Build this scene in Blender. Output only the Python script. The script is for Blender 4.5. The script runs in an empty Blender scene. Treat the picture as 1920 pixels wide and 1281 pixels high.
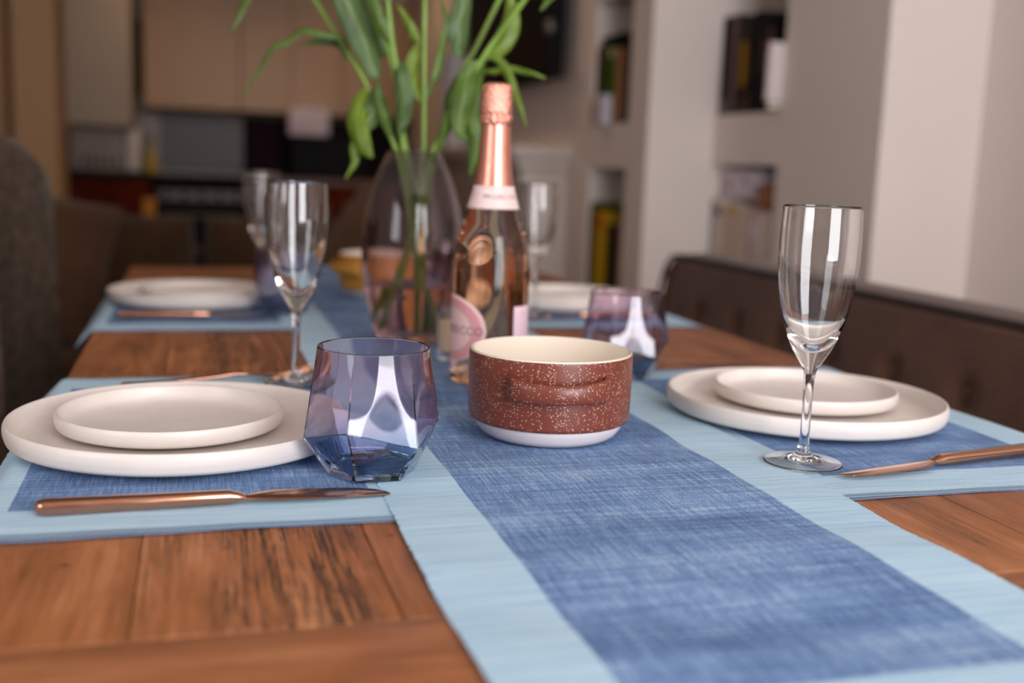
import bpy, bmesh, math, random
from mathutils import Vector, Matrix
random.seed(7)
C = bpy.context.scene.collection
PI = math.pi
T = 0.78                      # table top height
CAMZ = T + 0.2394

# ------------------------------------------------------------------ helpers
def link(o):
    C.objects.link(o); return o

def tag(o, label=None, cat=None, group=None, kind=None):
    if label: o['label'] = label
    if cat: o['category'] = cat
    if group: o['group'] = group
    if kind: o['kind'] = kind
    return o

def thing(name, label, cat, loc=(0, 0, 0), rotz=0, group=None):
    o = bpy.data.objects.new(name, None)
    o.empty_display_size = 0.05
    o.location = loc; o.rotation_euler = (0, 0, rotz)
    link(o)
    return tag(o, label, cat, group)

def obj(name, bm, mat, parent=None, smooth=30, loc=None, rot=None, recalc=True):
    me = bpy.data.meshes.new(name)
    if recalc: bmesh.ops.recalc_face_normals(bm, faces=bm.faces)
    bm.to_mesh(me); bm.free()
    if smooth:
        me.polygons.foreach_set('use_smooth', [True] * len(me.polygons))
        me.set_sharp_from_angle(angle=math.radians(smooth))
    if mat: me.materials.append(mat)
    o = bpy.data.objects.new(name, me)
    link(o)
    if parent: o.parent = parent
    if loc: o.location = loc
    if rot: o.rotation_euler = rot
    return o

def struct(name, bm, mat, parent=None, smooth=0):
    o = obj(name, bm, mat, parent, smooth)
    o['kind'] = 'structure'
    return o

def dup(root, loc=None, rotz=None, label=None, group=None):
    r = root.copy(); link(r)
    if loc is not None: r.location = loc
    if rotz is not None: r.rotation_euler = (0, 0, rotz)
    if label: r['label'] = label
    if group: r['group'] = group
    for ch in list(root.children):
        c = ch.copy(); link(c); c.parent = r
        for g in list(ch.children):
            d = g.copy(); link(d); d.parent = c
    return r

def box(bm, x0, x1, y0, y1, z0, z1, bev=0.0, seg=2, mtx=None):
    n = len(bm.verts)
    r = bmesh.ops.create_cube(bm, size=1.0)
    vs = r['verts']
    for v in vs:
        v.co = Vector(((x0 + x1) / 2 + v.co.x * (x1 - x0), (y0 + y1) / 2 + v.co.y * (y1 - y0), (z0 + z1) / 2 + v.co.z * (z1 - z0)))
    if bev > 0:
        es = list({e for v in vs for e in v.link_edges})
        rr = bmesh.ops.bevel(bm, geom=es, offset=bev, segments=seg, profile=0.5, affect='EDGES')
        vs = rr['verts'] + [v for v in vs if v.is_valid]
    if mtx is not None:
        bmesh.ops.transform(bm, matrix=mtx, verts=list({v for v in vs if v.is_valid}))
    return bm

def bx(*a, **k):
    return box(bmesh.new(), *a, **k)

def lathe(prof, seg=64, closed=False, bm=None, cap=False):
    """prof: list of (r, z); r==0 points become a single pole vertex"""
    bm = bm or bmesh.new()
    rings = []
    for r, z in prof:
        if r < 1e-6:
            rings.append([bm.verts.new((0, 0, z))])
        else:
            rings.append([bm.verts.new((r * math.cos(2 * PI * i / seg), r * math.sin(2 * PI * i / seg), z)) for i in range(seg)])
    prs = list(zip(rings, rings[1:]))
    if closed: prs.append((rings[-1], rings[0]))
    for a, b in prs:
        for i in range(seg):
            j = (i + 1) % seg
            if len(a) == 1 and len(b) == 1: continue
            if len(a) == 1: bm.faces.new((a[0], b[j], b[i]))
            elif len(b) == 1: bm.faces.new((a[i], a[j], b[0]))
            else: bm.faces.new((a[i], a[j], b[j], b[i]))
    return bm

def catmull(pts, n=8):
    P = [Vector(p) for p in pts]
    if len(P) < 3:
        return [P[0].lerp(P[-1], i / n) for i in range(n + 1)]
    P = [P[0] * 2 - P[1]] + P + [P[-1] * 2 - P[-2]]
    out = []
    for k in range(1, len(P) - 2):
        a, b, c, d = P[k - 1:k + 3]
        for i in range(n):
            t = i / n
            out.append(0.5 * ((2 * b) + (c - a) * t + (2 * a - 5 * b + 4 * c - d) * t * t + (-a + 3 * b - 3 * c + d) * t ** 3))
    out.append(P[-2].copy())
    return out

def smooth_prof(pts, n=5):
    q = catmull([(r, z, 0) for r, z in pts], n)
    return [(max(v.x, 0.0), v.y) for v in q]

def tube(bm, pts, rad, seg=10, n=6, smoothpath=True, caps=True, squash=None):
    P = catmull(pts, n) if smoothpath else [Vector(p) for p in pts]
    m = len(P)
    rings = []
    up = Vector((0.13, 0.21, 1)).normalized()
    for i, p in enumerate(P):
        t = (P[min(i + 1, m - 1)] - P[max(i - 1, 0)]).normalized()
        a = t.cross(up)
        if a.length < 1e-3: a = t.cross(Vector((1, 0, 0)))
        a.normalize(); b = a.cross(t).normalized()
        f = i / (m - 1)
        r = rad(f) if callable(rad) else rad
        ra, rb = (r, r) if squash is None else (r, r * squash)
        rings.append([bm.verts.new(p + a * ra * math.cos(2 * PI * k / seg) + b * rb * math.sin(2 * PI * k / seg)) for k in range(seg)])
    for r0, r1 in zip(rings, rings[1:]):
        for k in range(seg):
            j = (k + 1) % seg
            bm.faces.new((r0[k], r0[j], r1[j], r1[k]))
    if caps:
        bm.faces.new(list(reversed(rings[0]))); bm.faces.new(rings[-1])
    return bm

def loft(bm, sections, caps=True):
    rings = [[bm.verts.new(p) for p in s] for s in sections]
    n = len(rings[0])
    for a, b in zip(rings, rings[1:]):
        for i in range(n):
            j = (i + 1) % n
            bm.faces.new((a[i], a[j], b[j], b[i]))
    if caps:
        bm.faces.new(list(reversed(rings[0]))); bm.faces.new(rings[-1])
    return bm

def superell(w, h, n=16, e=2.8):
    out = []
    for k in range(n):
        a = 2 * PI * (k + 0.5) / n
        c, s = math.cos(a), math.sin(a)
        out.append((w * math.copysign(abs(c) ** (2 / e), c), h * math.copysign(abs(s) ** (2 / e), s)))
    return out

def grid(nx, ny, fn, bm=None, uv=False):
    bm = bm or bmesh.new()
    V = [[bm.verts.new(fn(i / nx, j / ny)) for j in range(ny + 1)] for i in range(nx + 1)]
    for i in range(nx):
        for j in range(ny):
            bm.faces.new((V[i][j], V[i + 1][j], V[i + 1][j + 1], V[i][j + 1]))
    return bm, V

def thicken(bm, V, t, down=(0, 0, -1)):
    """give a grid sheet a real thickness by adding a lower copy and closing the sides"""
    d = Vector(down) * t
    nx, ny = len(V) - 1, len(V[0]) - 1
    W = [[bm.verts.new(v.co + d) for v in row] for row in V]
    for i in range(nx):
        for j in range(ny):
            bm.faces.new((W[i][j + 1], W[i + 1][j + 1], W[i + 1][j], W[i][j]))
    for i in range(nx):
        bm.faces.new((V[i][0], W[i][0], W[i + 1][0], V[i + 1][0]))
        bm.faces.new((V[i + 1][ny], W[i + 1][ny], W[i][ny], V[i][ny]))
    for j in range(ny):
        bm.faces.new((V[0][j + 1], W[0][j + 1], W[0][j], V[0][j]))
        bm.faces.new((V[nx][j], W[nx][j], W[nx][j + 1], V[nx][j + 1]))
    return bm

# ------------------------------------------------------------------ materials
def srgb(r, g, b):
    def f(c):
        c /= 255
        return c / 12.92 if c <= 0.04045 else ((c + 0.055) / 1.055) ** 2.4
    return (f(r), f(g), f(b), 1)

class NT:
    def __init__(s, name):
        s.m = bpy.data.materials.new(name); s.m.use_nodes = True
        s.t = s.m.node_tree; s.N = s.t.nodes; s.L = s.t.links
        s.p = s.N['Principled BSDF']; s.out = s.N['Material Output']
    def n(s, typ, **k):
        x = s.N.new('ShaderNode' + typ)
        for a, b in k.items(): setattr(x, a, b)
        return x
    def set(s, sock, v):
        if hasattr(v, 'is_output') or isinstance(v, bpy.types.NodeSocket): s.L.new(v, sock)
        else: sock.default_value = v
    def P(s, **k):
        for a, v in k.items(): s.set(s.p.inputs[a.replace('_', ' ')], v)
    def coord(s, which='Object'):
        return s.n('TexCoord').outputs[which]
    def mapping(s, vec, scale=(1, 1, 1), loc=(0, 0, 0), rot=(0, 0, 0)):
        m = s.n('Mapping'); s.L.new(vec, m.inputs[0])
        m.inputs['Scale'].default_value = scale; m.inputs['Location'].default_value = loc; m.inputs['Rotation'].default_value = rot
        return m.outputs[0]
    def noise(s, vec, scale=5, detail=3, rough=0.5, out='Fac', dist=0.0):
        x = s.n('TexNoise'); s.L.new(vec, x.inputs['Vector'])
        x.inputs['Scale'].default_value = scale; x.inputs['Detail'].default_value = detail
        x.inputs['Roughness'].default_value = rough; x.inputs['Distortion'].default_value = dist
        return x.outputs[out]
    def wave(s, vec, scale, dist=0, direction='X', detail=0, dscale=1):
        x = s.n('TexWave', bands_direction=direction); s.L.new(vec, x.inputs['Vector'])
        x.inputs['Scale'].default_value = scale; x.inputs['Distortion'].default_value = dist
        x.inputs['Detail'].default_value = detail; x.inputs['Detail Scale'].default_value = dscale
        return x.outputs['Fac']
    def vor(s, vec, scale, out='Distance', feature='F1', rnd=1.0):
        x = s.n('TexVoronoi', feature=feature); s.L.new(vec, x.inputs['Vector'])
        x.inputs['Scale'].default_value = scale; x.inputs['Randomness'].default_value = rnd
        return x.outputs[out]
    def math(s, op, a, b=0.0, c=None, clamp=False):
        x = s.n('Math', operation=op); x.use_clamp = clamp
        s.set(x.inputs[0], a); s.set(x.inputs[1], b)
        if c is not None: s.set(x.inputs[2], c)
        return x.outputs[0]
    def ramp(s, fac, stops, interp='LINEAR'):
        x = s.n('ValToRGB'); s.L.new(fac, x.inputs[0]); x.color_ramp.interpolation = interp
        e = x.color_ramp.elements
        while len(e) < len(stops): e.new(0.5)
        for el, (pos, col) in zip(e, stops):
            el.position = pos; el.color = col if len(col) == 4 else (*col, 1)
        return x.outputs[0]
    def mix(s, fac, a, b, mode='MIX'):
        x = s.n('Mix', data_type='RGBA', blend_type=mode)
        s.set(x.inputs[0], fac); s.set(x.inputs[6], a); s.set(x.inputs[7], b)
        return x.outputs[2]
    def maprange(s, v, a, b, c=0.0, d=1.0):
        x = s.n('MapRange'); s.set(x.inputs[0], v)
        for i, q in enumerate((a, b, c, d)): x.inputs[i + 1].default_value = q
        return x.outputs[0]
    def sep(s, vec):
        x = s.n('SeparateXYZ'); s.L.new(vec, x.inputs[0]); return x.outputs
    def comb(s, x_, y_, z_):
        x = s.n('CombineXYZ'); s.set(x.inputs[0], x_); s.set(x.inputs[1], y_); s.set(x.inputs[2], z_); return x.outputs[0]
    def bump(s, h, strength=0.3, dist=0.001, normal=None):
        x = s.n('Bump'); s.set(x.inputs['Height'], h)
        x.inputs['Strength'].default_value = strength; x.inputs['Distance'].default_value = dist
        if normal is not None: s.L.new(normal, x.inputs['Normal'])
        s.L.new(x.outputs[0], s.p.inputs['Normal'])
        return x.outputs[0]

def plain(name, col, rough=0.5, metal=0.0, var=0.06, scale=8, bump=0.0, bscale=60, spec=0.5, coat=0.0):
    m = NT(name); c = m.coord()
    nz = m.noise(c, scale, 4)
    dark = tuple(x * (1 - var) for x in col[:3]) + (1,); light = tuple(min(1, x * (1 + var)) for x in col[:3]) + (1,)
    m.P(Base_Color=m.ramp(nz, [(0.3, dark), (0.7, light)]), Roughness=rough, Metallic=metal)
    m.p.inputs['Specular IOR Level'].default_value = spec
    m.p.inputs['Coat Weight'].default_value = coat
    if bump: m.bump(m.noise(c, bscale, 3), bump, 0.002)
    return m.m

def fabric(name, c1, c2, scale=160, rough=0.95, big=9):
    m = NT(name); c = m.coord()
    w1 = m.wave(m.mapping(c, (1, 1, 1)), scale, 1.5, 'X', 2, 2)
    w2 = m.wave(m.mapping(c, (1, 1, 1)), scale, 1.5, 'Z', 2, 2)
    nz = m.noise(c, big, 5, 0.65)
    f = m.math('MULTIPLY_ADD', w1, 0.10, m.math('MULTIPLY_ADD', w2, 0.08, m.math('MULTIPLY', nz, 0.9)))
    m.P(Base_Color=m.ramp(f, [(0.3, c1), (0.8, c2)]), Roughness=rough)
    m.p.inputs['Specular IOR Level'].default_value = 0.15
    m.p.inputs['Sheen Weight'].default_value = 0.15
    m.bump(m.math('ADD', w1, w2), 0.08, 0.0005)
    return m.m
# ------------------------------------------------------------------ material library
def wood_mat(name, along='Y', streaks=True, tone=1.0):
    m = NT(name); c = m.coord()
    if along == 'X': c = m.mapping(c, rot=(0, 0, PI / 2))
    X, Y, Z = m.sep(c)
    idx = None
    for e in ([-0.034, 0.105, 0.25, 0.40, 0.555, 0.69] if along == 'Y' else [9.0]):
        s = m.math('GREATER_THAN', X, e)
        idx = s if idx is None else m.math('ADD', idx, s)
    wn = m.n('TexWhiteNoise', noise_dimensions='1D'); m.L.new(m.math('ADD', idx, 0.37), wn.inputs['W'])
    tonef = wn.outputs['Value']
    off = m.comb(m.math('MULTIPLY', idx, 0.7), m.math('MULTIPLY', idx, 3.1), 0.0)
    va = m.n('VectorMath', operation='ADD'); m.L.new(c, va.inputs[0]); m.L.new(off, va.inputs[1])
    v = va.outputs[0]
    g1 = m.noise(m.mapping(v, (26, 2.2, 8)), 2.0, 6, 0.62, dist=0.7)
    g2 = m.noise(m.mapping(v, (230, 8, 20)), 1.6, 6, 0.68, dist=0.5)
    blot = m.noise(m.mapping(v, (5, 3, 3)), 2.4, 5, 0.6)
    f = m.math('MULTIPLY_ADD', g1, 0.5, m.math('MULTIPLY_ADD', g2, 0.30, m.math('MULTIPLY', blot, 0.42)))
    k = tone
    base = m.ramp(f, [(0.41, srgb(92 * k, 54 * k, 30 * k)), (0.53, srgb(138 * k, 84 * k, 48 * k)), (0.64, srgb(166 * k, 104 * k, 64 * k)), (0.78, srgb(196 * k, 136 * k, 96 * k))])
    tint = m.ramp(tonef, [(0, (0.80, 0.74, 0.70, 1)), (1, (1.04, 1.03, 1.0, 1))])
    col = m.mix(1.0, base, tint, 'MULTIPLY')
    rough = m.maprange(blot, 0.3, 0.7, 0.36, 0.55)
    h = g2
    if streaks:
        cr = m.noise(m.mapping(v, (380, 10, 20)), 1.0, 7, 0.75, dist=0.25)
        fine = m.noise(m.mapping(v, (420, 60, 20)), 1.0, 3, 0.7)
        # one weathered board with open dark grain, some on the others
        band = m.math('MULTIPLY', m.maprange(X, -0.005, 0.02), m.maprange(X, 0.118, 0.085))
        pat = m.maprange(m.noise(m.mapping(v, (16, 3.5, 5)), 1.0, 4, 0.6), 0.50, 0.66)
        where = m.math('MAXIMUM', m.math('MULTIPLY', band, m.maprange(m.noise(m.mapping(v, (30, 9, 5)), 1.0, 4, 0.6), 0.30, 0.52)), m.math('MULTIPLY', pat, 0.6))
        mk = m.math('MULTIPLY', m.maprange(m.math('MULTIPLY_ADD', fine, 0.25, cr), 0.60, 0.67), where, clamp=True)
        col = m.mix(m.math('MULTIPLY', mk, 0.86), col, srgb(46, 32, 24))
        h = m.math('SUBTRACT', g2, m.math('MULTIPLY', mk, 1.6))
    # small dark plugs, knots and dents
    spots = [(0.104, 0.683, .0022), (0.121, 0.68, .0022), (0.075, 0.592, .0026), (-0.075, 0.66, .003), (0.018, 0.675, .003), (0.60, 0.64, .003), (0.51, 0.60, .002), (0.02, 1.42, .003)]
    if along == 'X': spots = [(0.530, -0.083, .0028), (0.545, -0.118, .0015), (0.50, 0.3, .003), (0.51, -0.58, .002)]
    sp = None
    for (sx, sy, sr) in spots:
        d = m.n('VectorMath', operation='DISTANCE')
        m.L.new(m.comb(X, m.math('MULTIPLY', Y, 1.0), 0.0), d.inputs[0]); d.inputs[1].default_value = (sx, sy, 0)
        q = m.maprange(m.math('MULTIPLY_ADD', g2, 0.002, d.outputs[1]), sr + 0.0022, sr, 0, 1)
        sp = q if sp is None else m.math('MAXIMUM', sp, q)
    col = m.mix(m.math('MULTIPLY', sp, 0.6), col, srgb(66, 36, 26))
    m.P(Base_Color=col, Roughness=rough)
    m.p.inputs['Specular IOR Level'].default_value = 0.45
    m.bump(h, 0.35, 0.0006)
    return m.m

def cloth_mat(name, hx, hy, hem=None, wob=0.0012):
    """light border, dark centre |x|<hx, |y|<hy; ribs run along x"""
    m = NT(name); c = m.coord(); X, Y, Z = m.sep(c)
    wn = m.noise(m.mapping(c, (60, 12, 1)), 1.0, 2)
    ed = m.math('MULTIPLY_ADD', wn, wob, -wob / 2)
    ax = m.math('ADD', m.math('ABSOLUTE', X), ed)
    ay = m.math('ABSOLUTE', Y)
    dk = m.math('MULTIPLY', m.math('LESS_THAN', ax, hx), m.math('LESS_THAN', ay, hy))
    rib = m.wave(c, 118, 0.9, 'Y', 2, 3)
    warp = m.wave(c, 210, 0.5, 'X', 2, 3)
    slub = m.noise(m.mapping(c, (7, 330, 1)), 1.0, 4, 0.75)
    slub2 = m.noise(m.mapping(c, (520, 26, 1)), 1.0, 4, 0.7)
    speck = m.noise(m.mapping(c, (700, 500, 1)), 1.0, 2, 0.6)
    cloud = m.noise(m.mapping(c, (4, 10, 1)), 1.6, 4, 0.6)
    light = m.ramp(m.math('MULTIPLY_ADD', slub, 0.95, m.math('MULTIPLY', rib, 0.22)),
                   [(0.32, srgb(126, 168, 200)), (0.50, srgb(164, 200, 225)), (0.62, srgb(180, 211, 231)), (0.8, srgb(204, 226, 238))])
    f = m.math('MULTIPLY_ADD', slub, 0.36, m.math('MULTIPLY_ADD', slub2, 0.42, m.math('MULTIPLY_ADD', speck, 0.3, m.math('MULTIPLY', cloud, 0.34))))
    dark = m.ramp(f, [(0.50, srgb(38, 55, 97)), (0.62, srgb(72, 102, 151)), (0.74, srgb(114, 148, 194)), (0.90, srgb(188, 208, 232))])
    col = m.mix(dk, light, dark)
    if hem:
        hh = m.math('MULTIPLY', m.math('GREATER_THAN', ay, hem - 0.011), m.math('LESS_THAN', ay, hem - 0.0045))
        col = m.mix(m.math('MULTIPLY', hh, m.maprange(warp, 0.2, 0.8, 0.35, 0.85)), col, srgb(66, 84, 120))
        e2 = m.math('GREATER_THAN', ay, hem - 0.0030)
        col = m.mix(m.math('MULTIPLY', e2, m.maprange(warp, 0.3, 0.6, 0.5, 1.0)), col, srgb(38, 52, 96))
    m.P(Base_Color=col, Roughness=0.92)
    m.p.inputs['Specular IOR Level'].default_value = 0.12
    m.p.inputs['Sheen Weight'].default_value = 0.08
    hgt = m.math('MULTIPLY_ADD', rib, 0.9, m.math('MULTIPLY_ADD', slub, 0.8, m.math('MULTIPLY', warp, 0.3)))
    m.bump(hgt, 0.55, 0.0007)
    return m.m

def glass_mat(name, col=(1, 1, 1, 1), ior=1.45, rough=0.0, grad=None):
    m = NT(name)
    if grad:
        Z = m.sep(m.coord())[2]
        col = m.ramp(m.maprange(Z, grad[0], grad[1]), grad[2])
    m.P(Base_Color=col, Roughness=rough, IOR=ior)
    m.p.inputs['Transmission Weight'].default_value = 1.0
    return m.m

def metal_mat(name, col, rough, bumpy=0.0, bs=(60, 60, 60)):
    m = NT(name); c = m.coord()
    nz = m.noise(m.mapping(c, (30, 30, 30)), 1.5, 3)
    m.P(Base_Color=col, Metallic=1.0, Roughness=m.maprange(nz, 0.3, 0.7, rough * 0.8, rough * 1.25))
    if bumpy: m.bump(m.noise(m.mapping(c, bs), 1.0, 4, 0.6), bumpy, 0.003)
    return m.m

def speckle_mat(name, base, spot, rough=0.4, scale=420, thr=0.16, density=0.45, coat=0.0):
    m = NT(name); c = m.coord()
    d = m.vor(c, scale)
    cellc = m.vor(c, scale, 'Color'); pick = m.sep(cellc)[0]
    gate = m.math('GREATER_THAN', pick, m.maprange(m.noise(c, 55, 3, 0.6), 0.35, 0.65, 1.0 - density * 0.35, 1.0 - density * 1.4))
    f = m.math('MULTIPLY', m.maprange(d, thr + 0.12, thr), gate, clamp=True)
    nz = m.noise(c, 30, 4)
    b = m.ramp(nz, [(0.3, tuple(x * 0.93 for x in base[:3]) + (1,)), (0.7, base)])
    m.P(Base_Color=m.mix(f, b, spot), Roughness=rough)
    m.p.inputs['Coat Weight'].default_value = coat
    return m.m

M = {}
M['wood'] = wood_mat('oiled_table_wood', 'Y')
M['wood_end'] = wood_mat('oiled_table_wood_crosswise', 'X', streaks=False)
M['runner'] = cloth_mat('runner_weave', 0.1125, 1.0125)
M['placemat'] = cloth_mat('placemat_weave', 0.1215, 0.2015, hem=0.2625)
M['clear'] = glass_mat('clear_glass')
M['tumbler'] = glass_mat('tinted_glass', grad=(0.0, 0.098, [(0.0, (0.40, 0.55, 0.76, 1)), (0.30, (0.52, 0.62, 0.82, 1)), (0.46, (0.82, 0.76, 0.88, 1)), (1.0, (0.88, 0.74, 0.83, 1))]), ior=1.5)
M['vaseglass'] = glass_mat('smoky_glass', grad=(0.0, 0.252, [(0.0, (0.88, 0.70, 0.70, 1)), (0.36, (0.86, 0.69, 0.70, 1)), (0.5, (0.66, 0.56, 0.58, 1)), (1.0, (0.61, 0.55, 0.58, 1))]), ior=1.45)
M['water'] = glass_mat('vase_water', (0.97, 0.95, 0.93, 1), ior=1.33)
M['rose'] = glass_mat('rose_wine_glass', (0.94, 0.53, 0.31, 1), ior=1.37)
M['copper'] = metal_mat('copper_cutlery', srgb(200, 146, 120), 0.12)
M['foil'] = metal_mat('rose_foil', srgb(236, 164, 144), 0.34)
M['foilw'] = metal_mat('rose_foil_crumpled', srgb(236, 164, 144), 0.22, 0.6, (420, 420, 130))
M['plate'] = speckle_mat('cream_stoneware', srgb(228, 218, 211), srgb(170, 146, 128), 0.38, 520, 0.06, 0.10)
M['brown'] = speckle_mat('speckled_brown_glaze', srgb(116, 56, 40), srgb(220, 180, 166), 0.36, 620, 0.22, 0.5)
M['cream'] = plain('cream_glaze', srgb(236, 224, 208), 0.12, var=0.02, coat=0.3)
M['white'] = plain('white_glaze', srgb(226, 216, 216), 0.35, var=0.02)
M['mustard'] = speckle_mat('mustard_glaze', srgb(196, 138, 50), srgb(226, 190, 130), 0.4, 420, 0.2, 0.2)
M['salt'] = plain('coarse_salt', srgb(226, 206, 176), 0.8, var=0.12, scale=300)

# ------------------------------------------------------------------ dining table
TX0, TX1, TY0, TY1 = -0.134, 0.785, 0.36, 2.50
tb = thing('dining_table', 'long rustic orange-brown wooden dining table laid for four', 'table', ((TX0 + TX1) / 2, (TY0 + TY1) / 2, 0))
def tl(x, y): return x - (TX0 + TX1) / 2, y - (TY0 + TY1) / 2
bm = bmesh.new()
edges = [TX0, -0.034, 0.105, 0.25, 0.40, 0.555, 0.69, TX1]
for a, b in zip(edges, edges[1:]):
    box(bm, a + 0.0003, b - 0.0003, 0.5465, 2.3495, T - 0.035, T, 0.0007, 1)
top = obj('tabletop', bm, M['wood'], tb, 25)
top.matrix_parent_inverse = Matrix.Translation((-(TX0 + TX1) / 2, -(TY0 + TY1) / 2, 0))
for y0, y1 in ((TY0, 0.546), (2.35, TY1)):
    e = obj('breadboard_end', bx(TX0, TX1, y0, y1, T - 0.035, T, 0.0012, 2), M['wood_end'], tb, 25)
    e.matrix_parent_inverse = top.matrix_parent_inverse
ap = bmesh.new()
for a in ((TX0 + .06, TX1 - .06, TY0 + .06, TY0 + .085), (TX0 + .06, TX1 - .06, TY1 - .085, TY1 - .06), (TX0 + .06, TX0 + .085, TY0 + .06, TY1 - .06), (TX1 - .085, TX1 - .06, TY0 + .06, TY1 - .06)):
    box(ap, *a, T - 0.125, T - 0.035, 0.002)
a_ = obj('apron', ap, M['wood_end'], tb, 25); a_.matrix_parent_inverse = top.matrix_parent_inverse
for lx in (TX0 + 0.095, TX1 - 0.095):
    for ly in (TY0 + 0.095, TY1 - 0.095):
        lb = bmesh.new()
        loft(lb, [[(lx + s * c, ly + s * d, z) for c, d in ((-1, -1), (1, -1), (1, 1), (-1, 1))] for s, z in ((0.032, 0.0), (0.045, 0.40), (0.045, T - 0.035))])
        l_ = obj('leg', lb, M['wood'], tb, 25); l_.matrix_parent_inverse = top.matrix_parent_inverse

# ------------------------------------------------------------------ runner and placemats
RX, RY = 0.2995, 1.4375
def runner_pt(u, v):
    L0, L1 = 0.368, 2.490
    x = (u - 0.5) * 0.341
    s = L0 + (L1 - L0) * v
    z = T + 0.0044 + 0.0010 * math.sin(s * 34 + x * 9) * (0.4 + 0.6 * math.sin(s * 7.3 + 1) ** 2) + 0.0004 * math.sin(s * 61 + x * 25)
    xx = x + 0.0016 * math.sin(s * 16 + 1.3)
    y = s
    if s > TY1 + 0.004:
        y = TY1 + 0.004; z = T + 0.0044 - (s - TY1 - 0.004)
    if s < TY0 - 0.006:
        y = TY0 - 0.006; z = T + 0.0044 - (TY0 - 0.006 - s)
    return xx, y, z
NY = 1180
def rfn(u, v):
    x, y, z = runner_pt(u, v)
    j = round(v * NY)
    if u == 0 or u == 1:
        q = (0.0011 if j % 2 else -0.0006) + random.uniform(-0.0004, 0.0004)
        x += q if u == 1 else -q
        z -= 0.0008
    return (x, y - RY, z)
bm, V = grid(26, NY, rfn)
thicken(bm, V, 0.0011)
r_ = obj('table_runner', bm, M['runner'], None, 50, loc=(RX, RY, 0))
tag(r_, 'long blue woven table runner with pale blue edges down the middle of the table', 'table runner')
# dark centre of the runner ends near the viewer: half length is measured from the object's origin
def make_mat(loc, left, ph, label):
    W, L = 0.33, 0.525
    def fn(u, v):
        x = (u - 0.5) * W; y = (v - 0.5) * L
        X = loc[0] + x
        z = 0.0013 + 0.0004 * (1 + math.sin(y * 40 + ph + x * 11)) + 0.0004 * math.sin(x * 37 + ph)** 2
        q = 0
        if u in (0, 1):
            q = (0.0011 if round(v * 260) % 2 else -0.0005) + random.uniform(-0.0003, 0.0003)
        if v in (0, 1):
            y += 0.0022 * math.sin(x * 22 + ph)
        over = (TX0 - 0.002) - X if left else X - (TX1 + 0.002)
        if over > 0:                       # the outer end bends down over the table edge
            z -= over * 0.75
            x = x + over * 0.3 if left else x - over * 0.3
        return (x + (q if u == 1 else -q), y, z)
    bm, V = grid(60, 260, fn); thicken(bm, V, 0.0011)
    o = obj('placemat', bm, M['placemat'], None, 50, loc=(loc[0], loc[1], T))
    return tag(o, label, 'placemat', 'woven placemats')
make_mat((-0.0005, 0.9665), True, 0.4, 'blue placemat under the nearest plates at the left, beside the tinted tumbler')
make_mat((0.6105, 0.9600), False, 2.1, 'blue placemat under the nearest plates at the right, beside the bench')
make_mat((-0.0005, 1.8250), True, 3.7, 'blue placemat under the far left plates, its corner jutting past the table edge')
make_mat((0.6105, 1.8350), False, 5.2, 'blue placemat under the far right plates, behind the bottle')

# ------------------------------------------------------------------ plates
def plate_profile(R, H, th, floor_z):
    b = R * 0.93
    out = [(0, 0.0016), (b * 0.55, 0.0016), (b * 0.60, 0.0), (b * 0.66, 0.0), (b * 0.69, 0.0014)]
    outer = smooth_prof([(b * 0.9, 0.0018), (R * 0.965, 0.005), (R * 0.995, H * 0.5), (R, H * 0.8), (R - th * 0.25, H * 0.97), (R - th * 0.55, H), (R - th * 0.9, H * 0.93), (R - th * 1.15, H * 0.72), (R - th * 1.6, floor_z + 0.0035), (R - th * 2.6, floor_z + 0.0008), (R - th * 4, floor_z)], 5)
    return out + outer + [(0, floor_z)]
def plate(name, R, H, th, fz, loc, label, cat, group):
    o = obj(name, lathe(plate_profile(R, H, th, fz), 128), M['plate'], None, 40, loc=loc)
    return tag(o, label, cat, group)
PT = T + 0.0035
where = [((-0.012, 0.943), (-0.0205, 0.957), 'nearest setting at the left'), ((0.594, 0.968), (0.611, 0.996), 'nearest setting at the right by the bench'),
         ((0.000, 1.866), (0.006, 1.874), 'far left setting'), ((0.625, 1.835), (0.632, 1.845), 'far right setting behind the bottle')]
big0 = small0 = None
for i, (b, s, w) in enumerate(where):
    if i == 0:
        big0 = plate('dinner_plate', 0.1385, 0.0225, 0.0052, 0.0062, (*b, PT), 'large cream dinner plate with raised rim, ' + w, 'plate', 'large cream dinner plates')
        small0 = plate('side_plate', 0.0935, 0.0185, 0.0042, 0.0055, (*s, PT + 0.0063), 'small cream plate stacked on the large one, ' + w, 'plate', 'small cream plates on the dinner plates')
    else:
        o = big0.copy(); link(o); o.location = (*b, PT); o['label'] = 'large cream dinner plate with raised rim, ' + w
        o = small0.copy(); link(o); o.location = (*s, PT + 0.0063); o['label'] = 'small cream plate stacked on the large one, ' + w

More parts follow.
